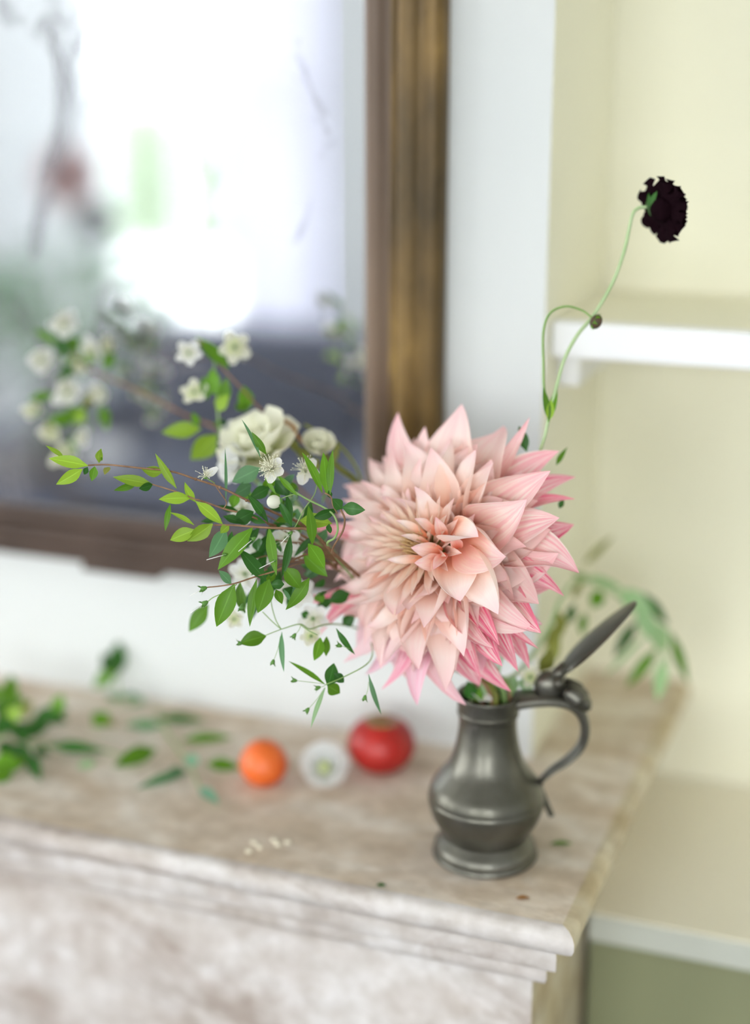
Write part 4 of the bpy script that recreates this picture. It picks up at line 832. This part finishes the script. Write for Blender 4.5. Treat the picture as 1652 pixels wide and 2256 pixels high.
leaves(V_, PXY, 1, 1.233, [(735, 1020, 745, 975, 16, 'olive'), (690, 1010, 650, 985, 26, 'olive'), (660, 1000, 630, 955, 20, 'olive'), (700, 1010, 680, 1040, 30, 'olive')])
stem(V_, [kc, at(745, 1030, 1.24), at(790, 1070, 1.25), at(830, 1180, 1.265), at(930, 1420, 1.275)] + to_jug(10), .0026, .0022, 'olive')
Geo().tube(spline(path(PXY, [(670, 935, 1.25), (740, 975, 1.25), (785, 1030, 1.252), (800, 1090, 1.256)]), 5), .0011, 7).build('tendril', M['olive'], V_)
Geo().tube(spline(path(PXY, [(622, 925, 1.24), (645, 940, 1.238), (658, 965, 1.236), (680, 985, 1.236)]), 5), .0016, 7).build('tendril', M['rust'], V_)

# ------------------------------------------------------------------ dark scabious
W_ = thing('dark_scabious', to_jug(11)[0], 'tall wiry stem with a near-black pincushion flower and a small bud', 'flower')
SD = 1.175
node = at(1212, 905, SD)
stem(W_, [node, at(1200, 960, SD), at(1188, 1000, SD + .01), at(1160, 1120, 1.22), at(1130, 1350, 1.275)] + to_jug(11), .0013, .0016, 'stempale')
stem(W_, path(PXY, [(1424, 456, SD), (1405, 459, SD), (1392, 478, SD), (1376, 550, SD), (1350, 622, SD), (1308, 694, SD), (1272, 738, SD), (1244, 790, SD), (1229, 840, SD), (1212, 905, SD)]), .0014, .0015, 'stempale', 6)
stem(W_, path(PXY, [(1304, 700, SD - .006), (1282, 684, SD - .006), (1246, 675, SD - .006), (1212, 690, SD - .005), (1197, 730, SD - .004), (1197, 800, SD - .002), (1199, 860, SD), (1212, 905, SD)]), .0009, .0011, 'stemg', 6)
leaves(W_, PXY, 1, SD - .003, [(1210, 930, 1196, 852, 16, 'green', dict(face=10)), (1208, 930, 1228, 852, 18, 'green', dict(face=-20)), (1209, 928, 1214, 880, 20, 'lime', dict(face=5))])
leaves(W_, PXY, 1, SD + .01, [(1160, 995, 1143, 938, 24, 'dark', dict(face=10)), (1225, 1025, 1250, 985, 12, 'green', dict(bend=-.3)), (1232, 1120, 1242, 1100, 14, 'dark')])
M['black_petal'] = mat('black_maroon_petal', (0.008, 0.002, 0.004), .9, spec=.05)
def scab_head(parent, c, n, r, cnt, pm, seed, name='flower_head'):
    x, y, n = frame(n); rr = random.Random(seed); g = Geo(); sphere_geo(g, c, r * .42, r * .42, r * .34, 14, 10, Matrix((x, y, n)).transposed())
    hd = g.build(name, M[pm], parent)
    for k in range(cnt):
        q = (k + .5) / cnt; a = k * GA; e = math.acos(1 - 1.15 * q); d = (x * math.cos(a) + y * math.sin(a)); dr = d * math.sin(e) + n * math.cos(e)
        L_ = r * (.62 + .38 * q) * rr.uniform(.9, 1.1); tip = c + dr * L_; P = bez(c + dr * r * .2, c + dr * L_ * .7 + n * r * .06, tip, 5)
        v, f, u = ribbon(P, [n + d * .2] * 6, lambda t: r * (.10 + .17 * q) * (.35 + .65 * math.sin(math.pi * min(1, .15 + .62 * t))), .5, .5, .7, 2.0, seed + k, 6)
        mesh('floret', v, f, M[pm], hd, True, u)
    return hd
sn = RGT * .75 + UPV * .28 + TOC * -.42
scab_head(W_, at(1458, 462, SD), sn, .0245, 64, 'black_petal', 3)
for k in range(7):
    x, y, n_ = frame(sn); a = 6.283 * k / 7; d = x * math.cos(a) + y * math.sin(a); c_ = at(1432, 456, SD)
    P = bez(c_, c_ + d * .006 + n_ * .002, c_ + d * .0115 + n_ * .006, 5); v, f, u = ribbon(P, [n_ * -1] * 6, leaf_w(.0030), .2, .2, 0, 1, k, 2); mesh('bract', v, f, M['dark'], W_, True, u)
bc = at(1313, 709, SD - .006); bn = (RGT * .8 - UPV * .45)
g = Geo(); x, y, n_ = frame(bn); sphere_geo(g, bc, .0058, .0058, .0045, 14, 10, Matrix((x, y, n_)).transposed()); g.build('bud', noise_mat('brown_green_bud', [(.4, (.05, .06, .02)), (.6, (.10, .05, .03))], 300, 3, .7), W_)
for k in range(8):
    a = 6.283 * k / 8; d = x * math.cos(a) + y * math.sin(a); c_ = bc - n_ * .0035
    P = bez(c_, c_ + d * .0055, c_ + d * .0075 + n_ * .005, 5); v, f, u = ribbon(P, [n_ * -1] * 6, leaf_w(.0016), .2, .2, 0, 1, k, 2); mesh('bract', v, f, M['green'], W_, True, u)

# ------------------------------------------------------------------ jasmine vine on the handle side
N_ = thing('jasmine_vine', to_jug(12)[0], 'blurred arching vine with slender paired leaflets beside the jug lid', 'vine')
JD = 1.44
stem(N_, path(PXY, [(1470, 1462, JD), (1452, 1410, JD), (1420, 1362, JD), (1375, 1322, JD), (1320, 1288, JD - .01), (1270, 1278, JD - .03), (1235, 1320, 1.34), (1200, 1400, 1.31)]) + [at(1130, 1490, 1.275)] + to_jug(12), .0016, .0022, 'stempale')
leaves(N_, PXY, 1, JD, [(1418, 1305, 1472, 1378, 26, 'dark', dict(face=5)), (1404, 1368, 1352, 1450, 28, 'dark', dict(face=10)), (1448, 1428, 1380, 1515, 28, 'green', dict(face=5)), (1478, 1392, 1516, 1505, 26, 'green', dict(face=5)), (1462, 1450, 1448, 1545, 34, 'pale', dict(face=0)), (1425, 1395, 1330, 1490, 12, 'pale'),
    (1360, 1300, 1440, 1350, 46, 'pale', dict(face=0)), (1400, 1330, 1450, 1420, 40, 'pale', dict(face=0)), (1440, 1370, 1465, 1440, 44, 'pale'), (1290, 1270, 1370, 1295, 26, 'pale'), (1300, 1285, 1262, 1262, 20, 'green'), (1325, 1300, 1305, 1340, 36, 'green', dict(d=-.02)), (1265, 1330, 1250, 1375, 22, 'dark', dict(d=-.04)), (1290, 1350, 1282, 1400, 22, 'green', dict(d=-.03)), (1280, 1280, 1260, 1320, 18, 'olive', dict(d=-.03)), (1240, 1390, 1225, 1340, 26, 'olive', dict(d=-.06)), (1222, 1400, 1215, 1450, 26, 'olive', dict(d=-.07)), (1200, 1420, 1250, 1360, 30, 'olive', dict(d=-.08)), (1205, 1470, 1235, 1400, 34, 'olive', dict(d=-.09)), (1285, 1245, 1352, 1180, 16, 'olive', dict(d=.02))])
Z_ = thing('filler_foliage', to_jug(13)[0], 'small yellow-green leaves and pale petals filling the jug mouth under the dahlia', 'foliage')
leaves(Z_, PXY, 1, 1.215, [(1040, 1540, 1030, 1500, 34, 'dark', dict(face=10)), (1075, 1545, 1060, 1505, 30, 'pale'), (1050, 1545, 1058, 1515, 26, 'green'), (1170, 1510, 1195, 1470, 30, 'olive', dict(d=.03)), (1150, 1520, 1165, 1490, 34, 'pale', dict(d=.02)), (1190, 1480, 1215, 1430, 34, 'olive', dict(d=.04)), (1120, 1530, 1135, 1490, 34, 'pale', dict(d=.01))])
blossom(Z_, at(1062, 1532, 1.214), TOC + UPV * .9, .009, 71, 5, 0); blossom(Z_, at(1168, 1492, 1.232), TOC + UPV * .4, .010, 72, 5, 0, pm='cream_petal')
stem(Z_, [at(1100, 1520, 1.23)] + to_jug(13), .0014, .0016, 'stemg')

# ------------------------------------------------------------------ fruit and fallen blossom on the shelf
M['orange'] = noise_mat('orange_fruit_skin', [(.35, (0.72, 0.105, 0.012)), (.65, (0.82, 0.16, 0.025))], 30, 4, .38, bump=.1, bscale=300)
M['red'] = noise_mat('red_fruit_skin', [(.35, (0.30, 0.008, 0.007)), (.65, (0.47, 0.016, 0.010))], 25, 4, .4)
of_c = on_top(581, 1737)                        # seen bottom edge
def fruit(name, px, py, r, prof, m, label, cat):
    c = on_top(px, py); c.z = ZT
    t = thing(name, c, label, cat); Geo().lathe([(a * r, b_ * r) for a, b_ in prof], 40, Matrix.Translation(c)).build('flesh_body', m, t); return t, c
pr = [(p.x, p.y) for p in spline([Vector(q) for q in ((0, .06, 0), (.35, .0, 0), (.72, .16, 0), (.98, .62, 0), (.97, 1.05, 0), (.74, 1.50, 0), (.42, 1.76, 0), (.16, 1.84, 0), (0, 1.80, 0))], 4)]
t, c = fruit('orange_fruit', 582, 1722, .0218, [(max(0, a), b_) for a, b_ in pr], M['orange'], 'small round orange fruit lying between the cut sprigs and the white blossom', 'fruit')
g = Geo(); sphere_geo(g, c + Vector((0, 0, .0218 * 1.81)), .0022, None, .0012, 10, 6); g.build('stem_scar', M['olive'], t)
pr = [(p.x, p.y) for p in spline([Vector(q) for q in ((0, .10, 0), (.32, .0, 0), (.70, .14, 0), (.97, .52, 0), (1.0, .84, 0), (.86, 1.22, 0), (.56, 1.46, 0), (.28, 1.46, 0), (.1, 1.34, 0), (0, 1.28, 0))], 4)]
t, c = fruit('red_apple', 840, 1690, .0312, [(max(0, a), b_) for a, b_ in pr], M['red'], 'squat red apple with a yellow-green top beside the pewter jug', 'fruit')
M['blush'] = noise_mat('yellow_green_apple_top', [(.40, (0.22, 0.03, 0.012)), (.56, (0.48, 0.40, 0.07))], 45, 3, .35)
Geo().lathe([(.0312 * a, .0312 * b_ + .0004) for a, b_ in pr if b_ > 1.30 and a < .5], 32, Matrix.Translation(c), False).build('apple_crown', M['blush'], t)
stem(t, [c + Vector((0, 0, .040)), c + Vector((.001, 0, .046)), c + Vector((.004, .002, .051))], .0011, .0014, 'twig')
fb = on_top(716, 1725, .0); T2 = thing('fallen_blossom', fb, 'pale white blossom lying face up between the orange and red fruit', 'flower')
bloom(T2, fb + Vector((0, 0, .017)), TOC * .9 + UPV * .55, .0225, 6, layers=((9, 1.0, .12), (8, .85, .5), (7, .65, .9), (5, .42, 1.2)), pm='white_petal')
g = Geo(); sphere_geo(g, fb + Vector((0, 0, .017)) + TOC * .007, .0062, None, None, 10, 8); g.build('flower_centre', M['cream_petal'], T2)

# ------------------------------------------------------------------ cut greenery lying on the shelf
GL = 'cut sprigs lying on the mantel shelf'
def cut_sprig(label, pts, rows, r=.0012):
    p0 = on_top(*pts[0][:2]); t = thing('cut_sprig', p0, label, 'sprig', GL)
    stem(t, [on_top(x, y, h) for x, y, h in pts], r, r * .7, 'stemg')
    for k, (bx_, by_, tx, ty, w, m, h0, h1) in enumerate(rows):
        a = on_top(bx_, by_, h0); b_ = on_top(tx, ty, h1); ax = b_ - a; n = Vector((0, -.25, 1)); n = (CAM - a).normalized() * .6 + n * .6
        n = (n - ax.normalized() * n.dot(ax.normalized())).normalized(); dp = (a - CAM).dot(FWD)
        v, f, u = ribbon(bez(a, (a + b_) / 2 + n * ax.length * .08, b_, 8), [n] * 9, leaf_w(w * .5 * dp / FPX), .3, .3, .05, 1, k, 4)
        mesh('leaf', v, f, M[m], t, True, u)
    return t
cut_sprig('cut sprig with long narrow leaves ending right beside the orange fruit', [(345, 1560, .012), (365, 1608, .010), (392, 1648, .006), (420, 1690, .004), (440, 1735, .003)],
    [(340, 1583, 458, 1590, 26, 'dark', .012, .008), (398, 1632, 515, 1625, 28, 'green', .010, .012), (455, 1682, 530, 1692, 34, 'green', .008, .006), (440, 1735, 482, 1772, 28, 'teal', .004, .006), (420, 1690, 425, 1660, 34, 'teal', .004, .012), (400, 1690, 375, 1720, 34, 'blue', .006, .003), (415, 1700, 300, 1738, 26, 'blue', .004, .003), (360, 1600, 275, 1598, 28, 'blue', .010, .008)])
cut_sprig('cut sprig with one broad leaf standing up against the white wall', [(290, 1552, .004), (262, 1530, .012), (258, 1495, .030), (254, 1470, .042)],
    [(256, 1490, 262, 1412, 44, 'dark', .030, .060), (258, 1478, 205, 1515, 40, 'green', .036, .018), (256, 1485, 225, 1440, 40, 'dark', .034, .05), (262, 1535, 315, 1538, 20, 'blue', .012, .02), (265, 1545, 235, 1530, 18, 'blue', .010, .014), (290, 1552, 325, 1545, 16, 'blue', .006, .012)])
cut_sprig('cut sprig with three scattered leaves pointing across the bare stone', [(60, 1640, .008), (110, 1640, .008), (180, 1640, .006), (270, 1665, .005)],
    [(110, 1645, 232, 1655, 32, 'dark', .010, .010), (345, 1650, 250, 1690, 46, 'green', .012, .006), (205, 1600, 240, 1570, 42, 'green', .012, .022), (200, 1575, 255, 1600, 34, 'olive', .015, .008), (210, 1680, 170, 1690, 22, 'pale', .004, .003)])
cut_sprig('bushy heap of cut leaves at the mantel end away from the jug', [(-40, 1640, .006), (0, 1620, .014), (40, 1600, .018), (90, 1580, .022)],
    [(65, 1595, 152, 1562, 44, 'dark', .018, .030), (120, 1570, 140, 1530, 34, 'green', .028, .045), (20, 1560, 25, 1485, 40, 'green', .03, .055), (0, 1540, 40, 1500, 36, 'olive', .03, .05), (10, 1600, 50, 1560, 44, 'lime', .02, .04), (30, 1590, 60, 1640, 44, 'dark', .02, .012), (-10, 1620, 30, 1580, 46, 'dark', .02, .03), (-20, 1680, 45, 1690, 56, 'green', .012, .008), (60, 1660, 90, 1720, 34, 'dark', .010, .003), (75, 1650, 110, 1665, 26, 'dark', .010, .008), (-20, 1720, 30, 1705, 34, 'green', .006, .006), (-30, 1540, 10, 1520, 40, 'green', .03, .04), (40, 1580, 75, 1545, 34, 'olive', .02, .035), (-10, 1650, 40, 1650, 40, 'dark', .015, .01), (0, 1600, 30, 1530, 46, 'dark', .02, .04), (40, 1620, 110, 1600, 40, 'dark', .015, .02), (20, 1640, 75, 1690, 44, 'dark', .015, .006), (-20, 1560, 60, 1540, 40, 'green', .03, .04), (90, 1580, 150, 1590, 34, 'dark', .02, .016), (0, 1700, 60, 1670, 40, 'green', .006, .012)], .002)
t = cut_sprig('thin cut sprig leaning on the wall with one soft grey-green leaf over the mirror frame', [(115, 1480, .004), (110, 1380, .045), (90, 1310, .085), (105, 1265, .115)], [(100, 1275, 120, 1195, 34, 'pale', .11, .15), (104, 1270, 150, 1240, 26, 'blue', .112, .13)], .0009)
# crumbs on the shelf
def scrap(px, py, w, l, m, label, ang):
    p = on_top(px, py, .0006); d = Vector((math.cos(ang), math.sin(ang), 0)); P = bez(p - d * l / 2, p + Vector((0, 0, l * .12)), p + d * l / 2, 5)
    v, f, u = ribbon(P, [Vector((0, 0, 1))] * 6, leaf_w(w), .3, .3, 0, 1, 1, 3); o = mesh('leaf_scrap', v, f, M[m], None, True, u); tag(o, label, 'leaf', 'scraps on the mantel shelf')
scrap(1237, 1860, .0035, .019, 'green', 'fallen green leaf scrap lying by the jug foot on the handle side', TH)
scrap(840, 1951, .0028, .008, 'dark', 'tiny dark green leaf scrap near the front edge of the shelf', .3)
scrap(1152, 1979, .0030, .011, 'rust', 'brown dry leaf scrap on the shelf in front of the jug', TH + .1)
M['crumb'] = mat('cream_crumb', (0.84, 0.78, 0.62), .8)
for (x, y) in ((560, 1856), (572, 1866), (605, 1850), (612, 1860), (634, 1855), (548, 1875)):
    g = Geo(); sphere_geo(g, on_top(x, y, .0014), .0030, .0026, .0016, 8, 6); o = g.build('petal_crumb', M['crumb']); tag(o, 'tiny pale crumb in the scatter on the bare stone before the fruit', 'crumb', 'pale crumbs on the mantel shelf')

# ------------------------------------------------------------------ the room behind the camera, seen only in the mirror
M['sofa'] = noise_mat('slate_blue_upholstery', [(.3, (0.028, 0.033, 0.055)), (.7, (0.055, 0.062, 0.095))], 40, 4, .9)
M['dark_wood'] = noise_mat('dark_wood', [(.3, (0.03, 0.02, 0.015)), (.7, (0.07, 0.045, 0.03))], 12, 4, .45, stretch=(1, 6, 1))
sf = thing('sofa', (-1.66, -2.55, 0), 'dark slate-blue sofa showing dim in the mirror below the bright window', 'sofa')
def soft_box(nm, x0, x1, y0, y1, z0, z1, m, p, bv=.04): return Geo().box(x0, x1, y0, y1, z0, z1).build(nm, M[m], p, bevel=bv)
soft_box('seat_base', -2.35, -0.97, -2.95, -1.88, .14, .40, 'sofa', sf)
soft_box('backrest', -2.35, -0.97, -3.12, -2.90, .14, .90, 'sofa', sf, .06)
soft_box('arm', -2.52, -2.33, -3.10, -1.88, .14, .64, 'sofa', sf, .06); soft_box('arm', -0.99, -0.80, -3.10, -1.88, .14, .64, 'sofa', sf, .06)
soft_box('seat_cushion', -2.32, -1.68, -2.90, -2.12, .40, .54, 'sofa', sf, .05); soft_box('seat_cushion', -1.64, -1.00, -2.90, -2.12, .40, .54, 'sofa', sf, .05)
for x in (-2.44, -0.88):
    for y in (-3.0, -2.25): Geo().lathe([(.018, 0), (.026, .14)], 12, Matrix.Translation((x, y, 0))).build('leg', M['dark_wood'], sf)
sf.location.y -= .22
M['pale_cloth'] = noise_mat('pale_lilac_cloth', [(.3, (0.52, 0.48, 0.58)), (.7, (0.62, 0.58, 0.66))], 30, 3, .9)
rg = Geo().box(-2.9, -0.7, -2.05, -1.0, 0.0, 0.012).build('floor_rug', M['pale_cloth'], None, False); tag(rg, 'pale lilac rug on the dark floor in front of the sofa', 'rug')
st = thing('pedestal_table', (-1.89, -2.02, 0), 'slim dark pedestal table holding the blurred arrangement in the mirror', 'table')
tm = Matrix.Translation((-1.89, -2.02, 0))
Geo().lathe([(.16, 0), (.16, .02), (.05, .05), (.028, .12), (.028, .68), (.05, .72)], 24, tm).build('pedestal', M['dark_wood'], st)
Geo().lathe([(.19, .72), (.20, .73), (.20, .745), (.19, .75)], 32, tm).build('table_top', M['dark_wood'], st)
vs = thing('vase', (-1.89, -2.02, .75), 'grey-green vase on the pedestal table in the mirror', 'vase')
M['glaze'] = noise_mat('grey_green_glaze', [(.3, (0.10, 0.13, 0.11)), (.7, (0.16, 0.19, 0.16))], 8, 3, .3)
Geo().lathe([(.05, .75), (.08, .80), (.085, .86), (.05, .93), (.045, .96), (.055, .975)], 28, Matrix.Translation((-1.89, -2.02, 0))).build('vase_body', M['glaze'], vs)
Geo().lathe([(.05, .745), (.058, .752), (.05, .758)], 24, Matrix.Translation((-1.89, -2.02, .006))).build('foot_ring', M['glaze'], vs)
ar = thing('foliage_arrangement', (-1.89, -2.02, .97), 'blurred leafy arrangement with a pink bloom reflected at the mirror side', 'bouquet')
rr = random.Random(11)
M['pinkish'] = soft_petal('dusky_pink_petal', (0.42, 0.22, 0.20), (0.62, 0.40, 0.38), .3)
for k in range(150):
    a = rr.uniform(0, 6.283); u_ = rr.random(); r_ = .21 * math.sqrt(rr.random()); z = 1.02 + .28 * u_ - r_ * .25
    c_ = Vector((-1.84 + math.cos(a) * r_ * 1.2, -2.02 + math.sin(a) * r_, z)); d = Vector((math.cos(a), math.sin(a), rr.uniform(-.3, .9))).normalized()
    n = d.orthogonal().normalized(); Lf = rr.uniform(.05, .10)
    v, f, u = ribbon(bez(c_, c_ + d * Lf * .5 + Vector((0, 0, .01)), c_ + d * Lf, 4), [n] * 5, leaf_w(rr.uniform(.012, .022)), .3, .3, 0, 1, k, 2); mesh('leaf', v, f, M['dark' if k % 3 else 'blue'], ar, True, u)
for k in range(9):
    a = k * .7; stem(ar, [Vector((-1.89 + .02 * math.cos(a), -2.02 + .02 * math.sin(a), .90)), Vector((-1.88 + .08 * math.cos(a), -2.02 + .08 * math.sin(a), 1.05)), Vector((-1.84 + .17 * math.cos(a), -2.02 + .15 * math.sin(a), 1.18))], .003, .002, 'stemg')
def far_bloom(c_, n, r, pm, nm):
    x, y, n = frame(n)
    for (cnt, sz, e) in ((9, 1, .1), (8, .8, .5), (6, .5, 1.0)):
        for k in range(cnt):
            a = 6.283 * k / cnt + e; d = x * math.cos(a) + y * math.sin(a); tip = c_ + (d * math.cos(e) + n * math.sin(e)) * r * sz
            v, f, u = ribbon(bez(c_, c_.lerp(tip, .6) - n * r * .08, tip, 5), [n] * 6, petal_w(r * sz * .34), .4, .4, .05, 1, k, 4); mesh(nm, v, f, M[pm], ar, True, u)
far_bloom(Vector((-1.78, -1.98, 1.48)), Vector((.4, 1, .1)), .085, 'pinkish', 'bloom_petal')
far_bloom(Vector((-1.70, -1.97, 1.375)), Vector((.4, 1, .0)), .055, 'black_petal', 'dark_bloom_petal')
stem(ar, [Vector((-1.88, -2.02, .93)), Vector((-1.82, -2.02, 1.2)), Vector((-1.79, -2.0, 1.48))], .004, .003, 'stemg'); stem(ar, [Vector((-1.88, -2.02, .93)), Vector((-1.78, -2.02, 1.15)), Vector((-1.71, -1.99, 1.37))], .004, .003, 'stemg')
# sheer curtain beside the window
M['sheer'] = soft_petal('sheer_curtain_cloth', (0.80, 0.79, 0.84), (0.80, 0.79, 0.84), .22)
def curtain(x0, x1, label, seed):
    v = []; f = []; n = 60
    for i in range(n + 1):
        x = x0 + (x1 - x0) * i / n; y = RY0 + .10 + .035 * math.sin(i * .95 + seed) + .012 * math.sin(i * 2.3)
        for k in range(5): v.append((x + .01 * math.sin(k + i * .2), y + .006 * k * math.sin(i * .5), .02 + 2.83 * k / 4))
    for i in range(n):
        for k in range(4): f.append((i * 5 + k, (i + 1) * 5 + k, (i + 1) * 5 + k + 1, i * 5 + k + 1))
    t = thing('window_curtain', ((x0 + x1) / 2, RY0 + .1, 0), label, 'curtain', 'sheer curtains')
    mesh('cloth', v, f, M['sheer'], t)
    Geo().tube([(x0 - .06, RY0 + .1, 2.87), (x1 + .06, RY0 + .1, 2.87)], .012, 10).build('curtain_rod', M['dark_wood'], t)
curtain(-2.36, -1.90, 'sheer white curtain gathered at one side of the window seen in the mirror', 1)
# garden
hg = Geo(); rr = random.Random(2); v = []; f = []; nx, nz = 90, 12
hx0, hx1, hy, hh = -14.0, 6.0, -11.5, 1.35
for i in range(nx + 1):
    for k in range(nz + 1):
        q = k / nz; v.append((hx0 + (hx1 - hx0) * i / nx + rr.uniform(-.05, .05), hy - .12 * q - (.5 if q > .95 else 0) + rr.uniform(-.09, .09), hh * q + rr.uniform(-.05, .05) * (1 if k else 0)))
for i in range(nx):
    for k in range(nz): a = i * (nz + 1) + k; f.append((a, a + nz + 1, a + nz + 2, a + 1))
g = Geo().add(v, f); g.box(hx0, hx1, hy - 1.2, hy - .35, 0, hh - .05)
o = g.build('garden_hedge', M['hedge']); tag(o, 'long clipped green hedge across the bright terrace outside the window', 'hedge')
